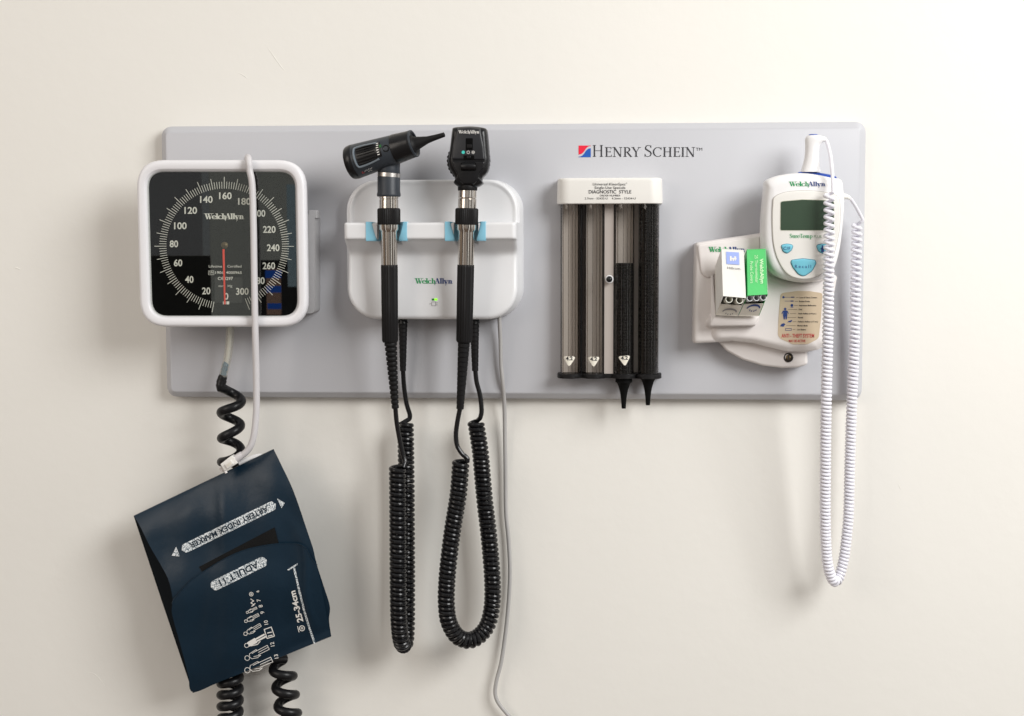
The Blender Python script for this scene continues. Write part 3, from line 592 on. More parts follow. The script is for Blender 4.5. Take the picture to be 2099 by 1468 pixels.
stroke(circ(515, 1218, 4, 9), 1.1, pf, g, True); stroke(circ(515, 1218, 1.5, 6), 1, pf, g, True); stroke([(514, 1228), (520, 1232), (514, 1236), (521, 1240), (516, 1243), (523, 1237)], 1.6, pf, g)
build('lettering', g, M_print, flap, fix=False)
# ================================================================== charging station
st = thing('charging_station', A(890, 655, BF), 'white rounded wall charging station with blue clips holding two black instruments', 'charging station')
x0, y0 = A(719, 370, 50)[:2]; x1, y1 = A(1063, 656, 80)[:2]
x0 = A(717, 480, 60)[0]; y0 = A(890, 369, 62)[1]; y1 = A(890, 655, 95)[1]; x1 = A(1062, 480, 70)[0]
def sdf(a, b, R):
    cxm, cym = (x0+x1)/2, (y0+y1)/2; dx, dy = abs(a-cxm) - ((x1-x0)/2 - R), abs(b-cym) - ((y1-y0)/2 - R)
    return R - (math.hypot(max(dx, 0), max(dy, 0)) + min(max(dx, dy), 0))
bb0 = A(890, 456, 128)[1]; bb1 = A(890, 491, 128)[1]
def ss_(x, a, b): q = min(1, max(0, (x-a)/(b-a))); return q*q*(3-2*q)
def Cs(b):
    if b < bb0 - .01: return 76
    if b <= bb1:
        d = max(0, min(b - bb0, bb1 - b)); return 128 - 5*(1 - math.sqrt(max(0, 1 - (1 - min(1, d/5))**2)))
    q = (b - bb1) / (y1 - bb1)
    return 123 - 39*ss_(q, -.03, .2) + 12*ss_(q, .15, .9)
g = G(); rowsb = []
nb = 8
rowsb += [y0 + (bb0 - y0)*(1-math.cos(math.pi/2*i/26)) if i < 26 else bb0 - .02 for i in range(27)]
rowsb += [bb0 + (bb1-bb0)*(1-math.cos(math.pi*i/18))/2 for i in range(19)]
rowsb += [bb1 + (y1-bb1)*math.sin(math.pi/2*i/44) for i in range(1, 45)]
HN = [A(798.3, 473, 128)[0], A(955.3, 473, 128)[0]]
def notch(a, C):
    for h in HN:
        d = abs(a - h)
        if d < 24.5: return min(C, 110 if d < 20 else 110 + (d-20)*4.4)
    return C
rings = []
Rk = 62
for b in rowsb:
    # outline half width
    cym = (y0+y1)/2; dy = abs(b-cym) - ((y1-y0)/2 - Rk); hw = (x1-x0)/2 - (Rk - math.sqrt(max(0, Rk*Rk - dy*dy)) if dy > 0 else 0)
    cm = (x0+x1)/2; row = [(cm - hw - 9, b, BF), (cm - hw - 8, b, BF + 14), (cm - hw - 3, b, BF + 34)] if not bb0 - .01 <= b <= bb1 else [(cm - hw - 9, b, BF), (cm - hw - 8, b, BF + 14), (cm - hw - 3, b, BF + 34)]
    us = [-math.cos(math.pi*i/84) for i in range(85)]; hwm = (x1-x0)/2
    for h in HN:
        for d in (-24.6, -24.4, -20, -19.9, 19.9, 20, 24.4, 24.6): us.append((h + d - cm)/hwm)
    us.sort()
    for u in us:
        a = cm + hw*u; s_ = max(0, sdf(a, b, Rk)); er = 9.0 if b > bb1 or b < bb0 - .01 else 9.0
        e_ = min(1, s_/er); Cc = Cs(b); 
        c = Cc - er*(1 - math.sqrt(max(0, 1 - (1-e_)**2)))
        if b < bb0 - .01:   # shallow dish of the upper part with a raised rim
            c = Cc - er*.6*(1 - math.sqrt(max(0, 1 - (1-e_)**2))) - 3*ss_(s_, 3, 12)
        if bb0 - .01 <= b <= bb1 + 14: c = notch(a, c)
        row.append((a, b, c))
    row += [(cm + hw + 3, b, BF + 34), (cm + hw + 8, b, BF + 14), (cm + hw + 9, b, BF)]; rings.append(row)
body = build('body', loft(rings, False, False, False), mat('cool_white_plastic', (0.745, 0.745, 0.755), 0.36, bump=.02, bscale=1500, vary=.012, vscale=25), st, ang=50)
# round the band ends with a bead along its lower front edge
brand(851.5, 581.5, 11, 76, st, put=lambda x, y: A(x, y, Cs(A(x, y, 90)[1]) + .6))
def sput(x, y): return A(x, y, Cs(A(x, y, 90)[1]) + .7)
build('indicator_lamp', G().add([sput(885, 612), sput(890, 612), sput(890, 616), sput(885, 616)], [(0, 1, 2, 3)]), M_led2, st, fix=False)
build('indicator_lamp', G().add([sput(890.6, 612), sput(896.5, 612), sput(896.5, 616), sput(890.6, 616)], [(0, 1, 2, 3)]), M_led, st, fix=False)
g = G(); stroke([(885, 619), (893, 619), (893, 627), (885, 627)], .8, sput, g, True); stroke([(880, 623), (885, 623)], .8, sput, g); stroke([(893, 621), (897, 621)], .8, sput, g); stroke([(893, 625), (897, 625)], .8, sput, g)
build('plug_symbol', g, M_inkg, st, fix=False)
def clip(xa, xb, flip):
    ft = 129.5; top_, bot = A(890, 454.3, ft)[1], A(890, 494.5, ft)[1]
    a0 = A(xa, 470, ft)[0]; a1 = A(xb, 470, ft)[0]; k, j = (a1, a0) if flip else (a0, a1); w = j - k
    def ring(b, f, drop, lo): return [(k, b, 106), (k, b, ft - drop), (k + w*f, b, ft - drop), (k + w*(f+.1), b, ft - 1 - drop), (j, b + lo, 116), (j, b + lo, 106)]
    return loft([ring(top_, .28, 1, 2.5), ring(top_ + .8, .30, 0, 2.5), ring((top_+bot)/2, .50, 0, 1), ring(bot - 6, .66, 0, 0), ring(bot - 1, .68, 1.5, 0), ring(bot, .6, 4, 0)], True, True)
for xa, xb, fl in [(750, 777, False), (812, 834, True), (912, 938, False), (972, 995.5, True)]:
    build('clip', clip(xa, xb, fl), M_blue, st, ang=25)
pc = catmull([A(x, y, c) for x, y, c in [(1023.5, 645, 60), (1024, 660, 58), (1026, 698, 52), (1027, 744, 48), (1030.6, 784, 44), (1033.7, 825, 30), (1035, 895, 18), (1036, 964, 14), (1037, 1048, 13), (1042, 1102, 13), (1045, 1156, 14), (1044, 1210, 14), (1038, 1282, 16), (1028, 1354, 18), (1018, 1394, 18), (1015, 1420, 18), (1021, 1440, 18), (1038, 1462, 18), (1062, 1490, 18), (1090, 1530, 18)]], 8)
build('power_cord', tube(pc, 4.1, 12), M_cableg, st)
# ================================================================== handles
def ribs_profile(L_, r0, r1, n):
    pr = []
    for i in range(n):
        a, b = L_*i/n, L_*(i+1)/n; r = r0 + (r1-r0)*i/n; d = b-a
        pr += [(a + d*.02, r*.80), (a + d*.12, r*.97), (a + d*.2, r), (a + d*.66, r), (a + d*.74, r*.97), (a + d*.84, r*.80)]
    return pr
HCz = 136.0
def vec(x, y, c): return Vector(A(x, y, c))
def seg(root, name, x0_, y0_, x1_, y1_, prof, m_, n=36, flute=0, cz=HCz, cz1=None):
    """a turned piece between two photo points; prof gives (fraction, radius)"""
    p, q = vec(x0_, y0_, cz), vec(x1_, y1_, cz if cz1 is None else cz1); Lg = (q - p).length
    return build(name, lathe(p, q, [(t*Lg, r*.955) for t, r in prof], n, flute=flute), m_, root, ang=40)
def grip(root, xt, xb):
    def X(y): return xt + (xb-xt)*(y-428)/(702-428)
    seg(root, 'knurled_collar', X(427), 427, X(461), 461, [(0, 21), (.04, 23), (.1, 23.6), (.9, 23.6), (.97, 23), (1, 21)], M_blackm, 72, .05)
    seg(root, 'steel_barrel', X(460), 460, X(544), 544, [(0, 20), (.12, 20), (.17, 17.5), (.2, 16.8), (.98, 16.6), (1, 16)], M_metal, 48)
    h = seg(root, 'grip', X(542), 542, X(702), 702, [(0, 16.2), (.01, 17.2), (.04, 17.4), (.5, 17.2), (.975, 16.6), (1, 14.5)], M_blackm, 40, .07)
def strain(root, x0_, y0_, x1_, y1_, r0, r1, n, cz, cz1, deep=True):
    p, q = vec(x0_, y0_, cz), vec(x1_, y1_, cz1); Lg = (q-p).length
    if deep: pr = ribs_profile(Lg, r0*.955, r1*.955, n)
    else:
        pr = []
        for i in range(n): a = Lg*i/n; d = Lg/n; r = (r0+(r1-r0)*i/n)*.955; pr += [(a+.01*d, r*.92), (a+.08*d, r), (a+.85*d, r), (a+.93*d, r*.92)]
    return build('strain_relief', lathe(p, q, pr, 24), M_blackm, root, ang=30)
def lead(pts, n=8): return catmull([A(*p) for p in pts], n)
# ---- otoscope
oto = thing('otoscope', A(800, 700, HCz), 'otoscope with tilted dark grey barrel head, cone tip and corded handle in the left clip', 'otoscope', None)
grip(oto, 797, 799.5)
seg(oto, 'steel_neck', 797, 401, 797, 429, [(0, 19), (.02, 19.6), (.22, 19.6), (.24, 18.2), (.3, 18.2), (.32, 19.4), (1, 19.4)], M_metal, 48)
seg(oto, 'lower_sleeve', 797, 362, 797, 403.5, [(0, 22.6), (.03, 23.2), (.75, 23.2), (.88, 24.4), (.95, 24.4), (.985, 23.7), (1, 22)], M_grey, 48)
seg(oto, 'steel_ring', 797.5, 355, 797, 363, [(0, 23.4), (1, 23.4)], mat('brushed_steel', (.66, .63, .6), .3, metal=1), 48)
seg(oto, 'neck', 797, 357, 797.5, 316, [(0, 22.6), (.02, 23), (.3, 22.4), (.5, 22.8), (.62, 25), (.72, 29), (.8, 34)], M_grey, 48)
bp0, bp1 = vec(719.5, 334, HCz - 2), vec(850.5, 293.5, HCz + 26); Bd = (bp1 - bp0).normalized(); BL = (bp1 - bp0).length
K = .955
def brl(t):     # radius of the barrel body along its axis
    return (34.6 - 5.0*min(1, max(0, (t-20)/75))) * K
def bl(name, prof, m_, parent=oto, n=48, flute=0): return build(name, lathe(bp0, bp1, [(t, r*K) for t, r in prof], n, flute=flute), m_, parent, ang=35)
bl('eyepiece', [(-3, 24), (-3.5, 30), (-2, 33), (1, 34.6), (8, 35.6), (13, 35.2), (15, 33.5)], M_black)
bx_ = Bd.cross(Vector((0, 0, 1))).normalized(); by_ = bx_.cross(Bd).normalized()   # by_ faces the viewer
if by_.z < 0: by_ = -by_
if bx_.y > 0: bx_ = -bx_                                                            # bx_ points up (b decreasing)
def bpt(t, th, dr=0.0):
    r = brl(t) + dr; return tuple(bp0 + Bd*t + (by_*math.cos(math.radians(th)) + bx_*math.sin(math.radians(th))) * r)
barrel = bl('barrel', [(13, 34.0), (14, 34.8), (20, 34.6), (40, 33.3), (70, 31.3), (92, 29.8), (95, 29.4)], M_grey)
bl('front_sleeve', [(94, 29), (95, 30.0), (98, 30.4), (118, 28.6), (128, 27.8), (132, 27.6), (134, 26.6), (134.5, 24.5), (133, 22.5), (124, 20)], M_black)
bl('front_rim', [(132.5, 27.8), (134, 28.2), (136, 27.6), (136.5, 26), (135.5, 24.6), (132.5, 24.4)], M_grey, oto)
sp = vec(855, 293.5, HCz + 25); tip = vec(911, 276, HCz + 36); Lg = (tip - sp).length
build('cone_tip', lathe(sp - (tip-sp).normalized()*14, tip, [(0, 18), (7, 17.4), (9, 14.6), (14, 12.8), (24, 10.0), (36, 7.0), (50, 5.6), (62, 5.0), (Lg+10, 4.7), (Lg+13.5, 4.6), (Lg+14, 4.0)], 32), M_blackm, oto)
def bpatch(name, t0, t1, h0, h1, dr, m_, parent, n=10, k=14, th=None):
    vs = [bpt(t0 + (t1-t0)*i/n, h0 + (h1-h0)*j/k, dr) for i in range(n+1) for j in range(k+1)]
    vb = [bpt(t0 + (t1-t0)*i/n, h0 + (h1-h0)*j/k, -1) for i in range(n+1) for j in range(k+1)]
    q = k+1; N_ = len(vs); fs = []
    for i in range(n):
        for j in range(k): fs.append((i*q+j, i*q+j+1, (i+1)*q+j+1, (i+1)*q+j))
    for i in range(n): fs += [(i*q, (i+1)*q, N_+(i+1)*q, N_+i*q), (i*q+k, N_+i*q+k, N_+(i+1)*q+k, (i+1)*q+k)]
    for j in range(k): fs += [(j, N_+j, N_+j+1, j+1), (n*q+j, n*q+j+1, N_+n*q+j+1, N_+n*q+j)]
    return build(name, G().add(vs + vb, fs), m_, parent)
fw = build('window_frame', tube([bpt(p[0], p[1], .2) for p in catmull([(70, 40, 0), (45, 43, 0), (27, 42, 0), (22, 34, 0), (21, 5, 0), (23, -24, 0), (30, -29, 0), (50, -27, 0), (68, -22, 0)], 6)], 2.2, 8), M_lgrey, barrel)
bpatch('focus_wheel', 26, 66, -24, 38, .8, M_black, barrel)
for i in range(7):
    th = -18 + i*9; build('wheel_rib', tube([bpt(27, th, 1.2), bpt(46, th, 2.6), bpt(64, th, 1.2)], 1.2, 6), M_black, barrel)
bpatch('scale_window', 66, 76, -16, 42, .9, M_black, barrel)
for i in range(6):
    th = -8 + i*8.5; bpatch('scale_mark', 68 + (i > 3), 72.5 + (i > 3), th, th + 3.0, 1.3, M_print if i != 3 else M_sticker, barrel, 2, 2)
bpatch('green_dot', 74.5, 79, 16, 27, 1.5, mat('dark_green_mark', (.01, .10, .02), .5), barrel, 3, 3)
pb = Vector(bpt(87, 8, -3)); build('side_button', lathe(pb, tuple(pb + (Vector(bpt(87, 8, 5)) - pb)), [(0, 7), (3.2, 7), (3.8, 6), (3.2, 4.8), (1.8, 4), (1.8, .5)], 24), M_black, barrel)
g = G()
for i, (t, th) in enumerate([(30, -52), (33, -50), (36, -52), (39, -49), (42, -51), (45, -49), (36, -60), (39, -58), (42, -60)]):
    g.add([bpt(t, th, .4), bpt(t+2, th+1.2, .4), bpt(t+2, th+3.5, .4), bpt(t, th+2.3, .4)], [(0, 1, 2, 3)])
build('lettering', g, M_print, barrel, fix=False)
g = G()
for t, th in [(23, -58), (26, -58), (24, -52)]: g.add([bpt(t, th, .4), bpt(t+2.5, th, .4), bpt(t+2.5, th+3, .4), bpt(t, th+3, .4)], [(0, 1, 2, 3)])
build('lettering', g, M_redink, barrel, fix=False)
strain(oto, 800.5, 701, 810.5, 839, 13, 7.2, 14, HCz, 122)
lp = lead([(810.5, 837, 122), (813, 865, 118), (818, 895, 114), (825, 928, 112), (829, 942, 112), (830.5, 949, 114)])
fc = [(814.5, 956, 118), (815, 1020, 118), (815.5, 1100, 117), (816, 1180, 115), (816.5, 1240, 112), (818, 1280, 107), (821, 1308, 98), (826, 1322, 84), (831, 1316, 70), (833.5, 1290, 60), (834, 1240, 55), (834, 1160, 52), (833.5, 1080, 50), (833, 1000, 50), (832, 920, 50), (831, 868, 50)]
cp_ = coilpath([A(*p) for p in fc], 12.6, 9.7, ph=0, spt=16, jit=.05)
rl = lead([(839, 860, 50), (840, 850, 50), (833, 826, 50), (828, 791, 52), (826, 757, 58)])
build('coiled_cord', tube(lp[:-1] + cp_ + rl[1:], 4.75, 10), M_cord, oto)
strain(oto, 826, 655, 826, 761, 9.6, 6.4, 12, 62, 58, False)
seg(oto, 'plug', 825.5, 650, 826, 664, [(0, 9), (.9, 10.5), (1, 9)], M_black, cz=62)
# ---- ophthalmoscope
oph = thing('ophthalmoscope', A(952, 700, HCz), 'ophthalmoscope with a glossy black flat head and corded handle in the right clip', 'ophthalmoscope', None)
grip(oph, 957, 951.5)
seg(oph, 'steel_neck', 958.5, 388, 957.5, 429, [(0, 18.2), (.42, 18.6), (.45, 17.6), (.48, 17.6), (.5, 18.9), (1, 19)], M_metal, 48)
seg(oph, 'neck_collar', 958.5, 377, 958.5, 391, [(0, 19), (.1, 20), (.9, 20), (1, 19)], M_blackm, 48)
hp = [(929, 261), (945, 259), (961, 258.3), (978, 259.3), (993, 262), (997.5, 268), (1000, 290), (1002, 315), (1003, 330), (1000, 348), (995, 357), (989, 363), (987, 370), (988.5, 376), (978, 383), (960, 385), (940, 383), (929, 375), (931, 370), (931, 364), (926, 355), (920, 344), (917.5, 328), (919, 318), (922, 297), (925.5, 268)]
hz = HCz + 24
ho = [p[:2] for p in catmull([(p[0], p[1], 0) for p in AP(hp, hz - 6)], 4, True)]
head = build('head', slab2(ho, [(9, hz-46), (3, hz-42), (0, hz-36), (0, hz-16), (1.2, hz-10), (4, hz-6), (8, hz-3.5), (12, hz-3)]), M_black, oph, ang=45)
hq = lambda x, y: A(x, y, hz + .35)
pn = fillet(AP([(938, 263.5), (961, 262), (984, 264.5), (991, 300), (993, 327.5), (926.5, 326.5), (929, 300)], hz), [7, 20, 7, 30, 2, 2, 30], 6)
build('front_panel', slab2(pn, [(-3, hz-8), (-1, hz-3.5), (0, hz-1.5), (1, hz-.5), (2.5, hz)]), mat('satin_black_plastic', (0.014, 0.015, 0.018), .36), head, ang=60)  # base colour lifted to grey to imitate the panel's sheen
pn = fillet(AP([(926.5, 330), (993.5, 331), (990, 346), (982, 356), (979, 370), (970, 377), (950, 377), (941, 370), (937, 356), (930, 345)], hz), [3, 3, 12, 12, 12, 8, 8, 12, 12, 12], 6)
build('lower_panel', slab2(pn, [(-3, hz-8), (-1, hz-3.5), (0, hz-1.5), (1, hz-.5), (2.5, hz)]), M_black, head, ang=60)
def rect(x0_, y0_, x1_, y1_, c0, c1, m_, nm, par, r=1.0, rad=1.2): return build(nm, slab(rr(x0_, y0_, x1_, y1_, rad, c1, 4), edge(c0, c1, r, 3)), m_, par)
brand(940, 273.6, 6.6, 42.5, head, c=hz + .4, m1=M_print, m2=M_print, T=.17)
rect(954.5, 283.5, 969, 308, hz-2, hz+.5, M_dial, 'aperture', head, .3)
rect(956.5, 296, 967.5, 303, hz-1, hz+1.2, M_blackm, 'aperture_lens', head, .5)
build('dot_symbol', flat([at(circ(949.6, 312.3, 3.4), hz)], hz + .5), M_teal, head, fix=False)
g = G(); stroke(circ(959.8, 312.3, 2.8, 12), 1.1, hq, g, True); stroke(circ(970, 312.3, 2.8, 12), 1.1, hq, g, True); stroke([(968, 314), (972, 310.5)], .8, hq, g); stroke([(968, 310.5), (972, 314)], .8, hq, g)
build('ring_symbols', g, M_print, head, fix=False)
rect(950, 318.5, 972, 326.8, hz-2, hz+.5, M_dial, 'slider_slot', head, .3)
rect(957, 319.5, 965, 325, hz-1, hz+2, M_black, 'slider', head, .8)
rect(945, 333, 975.8, 350.5, hz-2, hz+.6, M_dial, 'wheel_window', head, .3, 3)
build('selector_wheel', tube([A(948, 341.5, hz-2), A(954, 341.5, hz-.2), A(960.5, 341.5, hz+.4), A(967, 341.5, hz-.2), A(973, 341.5, hz-2)], 7.0, 16), M_black, head)
wc = vec(960.5, 330, hz - 24); g = lathe(wc - Vector((0, 0, 8)), wc + Vector((0, 0, 8)), [(0, 40), (2, 42.5), (14, 42.5), (16, 40)], 64, flute=.05)
build('lens_wheel', g, M_blackm, oph, ang=20)
strain(oph, 951, 702, 943, 839, 12.2, 7.4, 14, HCz, 122, False)
lp = lead([(943, 837, 122), (938, 862, 120), (934.5, 890, 118), (937, 913, 118), (946, 929, 118), (955, 937, 118), (958.5, 941, 118)])
fc = [(944.5, 945, 118), (939.5, 1012, 118), (928, 1084, 117), (919, 1156, 116), (915, 1210, 114), (915.5, 1246, 112), (920, 1275, 108), (934, 1301, 101), (950, 1311, 93), (966, 1312, 86), (985, 1301, 76), (1001, 1277, 66), (1009, 1238, 60), (1009.5, 1192, 57), (1006, 1141, 55), (1000.5, 1084, 54), (994, 1030, 54), (989, 976, 54), (985, 930, 54), (980, 895, 54), (975, 865, 54)]
cp_ = coilpath([A(*p) for p in fc], 12.9, 9.5, ph=0, spt=16, jit=.05)
rl = lead([(984, 858, 54), (987, 845, 54), (986, 826, 54), (983, 806, 54), (977, 783, 55), (974, 757, 58)])
build('coiled_cord', tube(lp[:-1] + cp_ + rl[1:], 4.75, 10), M_cord, oph)
strain(oph, 972.5, 655, 974, 761, 10, 6.6, 12, 62, 58, False)
seg(oph, 'plug', 972.5, 650, 972.5, 664, [(0, 9.5), (.9, 11), (1, 9.5)], M_black, cz=62)
# ================================================================== specula dispenser
DC = 98.0
disp = thing('specula_dispenser', A(1249, 777, BF), 'four-tube smoked plastic specula dispenser with a cream printed cap', 'dispenser')
co = rr(1142, 365, 1358.5, 417.5, 8, DC, 5)
# cap: front outline, sides rounded in plan
def capring(y, ins, top=False):
    a0, a1 = A(1142.3 + ins, y, 80)[0], A(1358 - ins, y, 80)[0]; R = 26 - ins; b = A(1250, y, DC)[1]; P = [(a0, b, BF)]
    for k in range(11): q = math.pi/2*k/10; P.append((a0 + R*(1-math.cos(q)), b, DC - ins - R + R*math.sin(q)))
    for k in range(11): q = math.pi/2*k/10; P.append((a1 - R + R*math.sin(q), b, DC - ins - R + R*math.cos(q)))
    P.append((a1, b, BF)); return P
build('cap', loft([capring(364.5, 5), capring(365.3, 2.2), capring(367.5, .6), capring(371, .3), capring(414, -.8), capring(416.8, -.4), capring(417.8, 1.2)], True, True), M_offwhite, disp, ang=40)
g = G()
for s, y, h, w_, b in [('Universal KleenSpec\u00b0', 380, 5.2, 70, 0), ('Single-Use Specula', 387.2, 5.2, 63, 0), ('DIAGNOSTIC  STYLE', 396.6, 6.8, 87, .004), ('ORDER NUMBER', 402.7, 3.6, 42, 0)]:
    text(s, 1250.5, y, h, w_, c=DC + 1.2, bold=b, g=g)
text('2.7mm - 52432-U', 1222, 408.8, 4.0, 47, c=DC + 1.2, g=g); text('4.2mm - 52434-U', 1278.5, 408.8, 4.0, 49, c=DC + 1.2, g=g)
build('lettering', g, M_ink, disp, fix=False)
yt, yb = A(1250, 414, 70)[1], A(1250, 769, 70)[1]
TC = 64.0
tubes = [(1167.5, 19), (1217.5, 19), (1280, 20), (1330, 21)]
TX = [A(x, 590, TC + 15)[0] for x, _ in tubes]; TR = [r*.975 for _, r in tubes]
def shell(axc, R, th=1.4):
    out_, in_ = [], []
    for k in range(25):
        q = math.radians(-14 + 208*k/24); out_.append((axc - R*math.cos(q), TC + R*math.sin(q))); in_.append((axc - (R-th)*math.cos(q), TC + (R-th)*math.sin(q)))
    sec = [(axc - R*math.cos(math.radians(14)), BF+2)] + out_ + [(axc + R*math.cos(math.radians(14)), BF+2)] + [(axc + (R-th)*math.cos(math.radians(14)), BF+2)] + in_[::-1] + [(axc - (R-th)*math.cos(math.radians(14)), BF+2)]
    return loft([[(x, b, c) for x, c in sec] for b in (yt, yb)])
for i, (ax, R) in enumerate(zip(TX, TR)):
    t_ = build('tube', shell(ax, R), M_smoke, disp, ang=30)
# webs: dark smoked fillets beside the tubes, pale centre channel
for xa, xb, m_, c1_, nm in [(TX[0]+TR[0]-.6, TX[1]-TR[1]+.6, M_smoked, 52, 'web'), (TX[2]+TR[2]-.6, TX[3]-TR[3]+.6, M_smoke, 56, 'web')]:
    build(nm, box(xa, yt, BF+2.2, xb, yb, c1_), m_, disp)
ca, cb = TX[1]+TR[1]+.3, TX[2]-TR[2]-.3
for xa, xb in ((ca, ca+1.8), (cb-1.8, cb)): build('rib_edge_shade', box(xa, yt, BF+2.2, xb, yb, 66), M_smoked, disp)
build('centre_channel', box(ca+1.8, yt, BF+2.2, cb-1.8, yb, 66), mat('pale_taupe_strip', (.46, .41, .375), .35), disp)
for ax, R in zip(TX, TR):
    for sg in (-1, 1): build('rib_edge_shade', box(ax + sg*(R-1.9) - 1.1, yt, BF+2.2, ax + sg*(R-1.9) + 1.1, yb, 58), M_smoked, disp)  # tinted strips added to imitate the refracted dark edges of the tubes
for xa, R in ((TX[0]+TR[0]+4.5, 2), (TX[0]-TR[0]+1.0, .9), (TX[3]+TR[3]-1.5, .9)): build('rod', tube([(xa, yt, 62), (xa, yb, 62)], R, 10), M_black if R > 1.5 else M_smoked, disp)
build('back_plate', slab(fillet([(TX[0]-TR[0]+2, yt-8), (TX[3]+TR[3]-2, yt-8), (TX[3]+TR[3]-2, yb), (TX[0]-TR[0]+2, yb)], 3), [(0, BF+.3), (0, BF+1.9)]), mat('taupe_back', (.72, .665, .61), .5), disp)
build('screw', lathe(A(1249, 572.5, 74), A(1249, 572.5, 84), [(0, 8.4), (2.5, 8.4), (4.0, 7.4), (4.2, 6.2), (2.5, 6.2), (2.5, 5.8), (5, 5.6), (7, 3.6), (7.6, 0.6)], 28), M_white, disp)
build('screw_head', lathe(A(1249, 572.5, 77), A(1249, 572.5, 84), [(0, 6.1), (2.5, 5.9), (4.5, 4.2), (5.4, 1.5), (5.5, .3)], 28), M_black, disp)
M_streak = clear('streak_tint', (0.72, 0.70, 0.68), 0.0, 1.4)
for ax, R in zip(TX, TR):
    for da, wd, dc in ((R*.62, 1.6, .74), (R*.30, .8, .9), (-R*.12, .6, .95), (-R*.70, 1.2, .66)):
        cz_ = TC + R*dc - 2.6; build('streak_strip', box(ax + da - wd, yt, cz_ - .8, ax + da + wd, yb, cz_), M_streak, disp)  # added tinted strips imitate vertical streaks in the glossy tubes
# base with scalloped front
sec = []
for i, (ax, R) in enumerate(zip(TX, TR)):
    for k in range(13):
        q = math.radians(15 + 150*k/12); sec.append((ax - (R+5)*math.cos(q), TC + 1 + (R+5.5)*math.sin(q)))
sec = [(TX[0]-TR[0]-6, BF)] + [(TX[0]-TR[0]-6, TC)] + sec + [(TX[3]+TR[3]+6, TC), (TX[3]+TR[3]+6, BF)]
bb_ = [A(1250, y, 88)[1] for y in (768, 769, 776, 777)]
build('base', loft([[(x, b, c) for x, c in (sec if k in (1, 2) else [(x + (1.2 if x < ca else -1.2)*(j in (0, 1)), c - 1) for j, (x, c) in enumerate(sec)])] for k, b in enumerate(bb_)]), M_blackm, disp, ang=40)
def sticker(x, y, rot):
    P = []
    for k in range(3):
        q = math.radians(-90 + 120*k + rot + 180); P.append((x + 16*math.cos(q), y - 1 + 15*math.sin(q)))
    poly = fillet(P, 4, 5); tmp = A(x, y, TC+19); axi = min(range(4), key=lambda i: abs(TX[i]-tmp[0])); R = TR[axi]
    def pf2(px, py, e=.5):
        a, b, c = A(px, py, TC + R); d = max(-R*.95, min(R*.95, a - TX[axi])); return A(px, py, TC + math.sqrt(R*R - d*d) + e)
    # fan from centre with subdivided rings so that it wraps
    g = G(); n = len(poly); vs = []
    for k in range(1, 6): vs += [pf2(x + (p[0]-x)*k/5, y + (p[1]-y)*k/5) for p in poly]
    vs.append(pf2(x, y)); fs = [(n*5, i, (i+1) % n) for i in range(n)]
    for k in range(4): fs += [(k*n+i, k*n+(i+1) % n, (k+1)*n+(i+1) % n, (k+1)*n+i) for i in range(n)]
    s_ = build('size_sticker', g.add(vs, fs), M_sticker, disp, fix=False)
    build('lettering', text('4.2', x, y - .5, 7.2, 14.5, ang=2, put=lambda a, b: pf2(a, b, .9), bold=.03), M_ink, s_, fix=False)
sticker(1167, 739, 2); sticker(1217, 740, 0); sticker(1280, 738, -5)
# specula: nested cones, each one a thing
GRP = 'black specula stacked in the dispenser tubes'
def spec_mesh(org):
    g = lathe((org[0], org[1], org[2]), (org[0], org[1]+10, org[2]), [(0, 16.6), (0.25, 17.0), (6.2, 16.8), (6.6, 15.2), (9, 13.2), (13, 11.4), (20, 9.2), (31, 6.8), (44, 5.2), (59, 4.2), (59.3, 3.6), (58, 3.0), (30, 5.2), (8, 11), (0, 15.6)], 28, caps=False)
    return g
proto = None
def put_spec(i, b, label, dx=0.0):
    global proto
    if proto is None: proto = build('speculum', spec_mesh((TX[2], b, TC)), mat('black_speculum_plastic', (0.004, 0.004, 0.004), .6, spec=.08), origin=(TX[2], b, TC)); o = proto
    else: o = proto.copy(); S.collection.objects.link(o)
    o.location = w3(TX[i] + dx, b, TC) * U; tag(o, label, 'speculum', GRP); return o
b3 = A(1280, 777, TC)[1]; b4 = A(1330, 770, TC)[1]; top3 = A(1280, 537, TC+14)[1]; top4 = A(1330, 404, TC+14)[1]
b = b3; k = 0
while b > top3 - 1:
    last = b - 6.8 <= top3 - 1
    put_spec(2, b, 'longest black speculum tip poking out below the third tube of the dispenser' if k == 0 else ('topmost black speculum of the shorter stack halfway up the third tube' if last else 'black speculum nested inside the shorter stack in the third tube'), random.uniform(-.5, .5))
    b -= 6.8; k += 1
b = b4; k = 0
while b > top4:
    put_spec(3, b, 'black speculum tip poking out below the rightmost tube of the dispenser' if k == 0 else 'black speculum nested inside the full stack in the rightmost tube', random.uniform(-.5, .5))
    b -= 6.8; k += 1
# ================================================================== thermometer holder
hold = thing('thermometer_holder', A(1560, 720, BF), 'white wall holder with a tan instruction label, pocket and key lock under the thermometer', 'holder')
HZ = 92.0
ho_ = [(1425, 498), (1490, 488), (1559, 478), (1640, 470), (1708, 470), (1711, 576), (1697, 640), (1687, 708), (1672, 718), (1655, 722), (1614, 721), (1584, 714), (1543, 704), (1502, 699.5), (1461, 702.5), (1420, 704.5)]
ho2 = fillet(AP(ho_, HZ - 8), [8, 20, 10, 10, 10, 30, 60, 8, 12, 20, 40, 40, 40, 40, 40, 6], 5)
build('body', slab2(ho2, [(2, BF), (0, BF+4), (0, HZ-12), (.8, HZ-7), (3, HZ-3), (6, HZ-1), (10, HZ)]), M_warm, hold, ang=50)
lo = fillet(AP([(1462, 688), (1655, 688), (1656.5, 748), (1635, 754), (1604, 755), (1563, 750), (1522, 737.5), (1490, 720)], 74), [4, 4, 8, 10, 30, 30, 30, 20], 5)
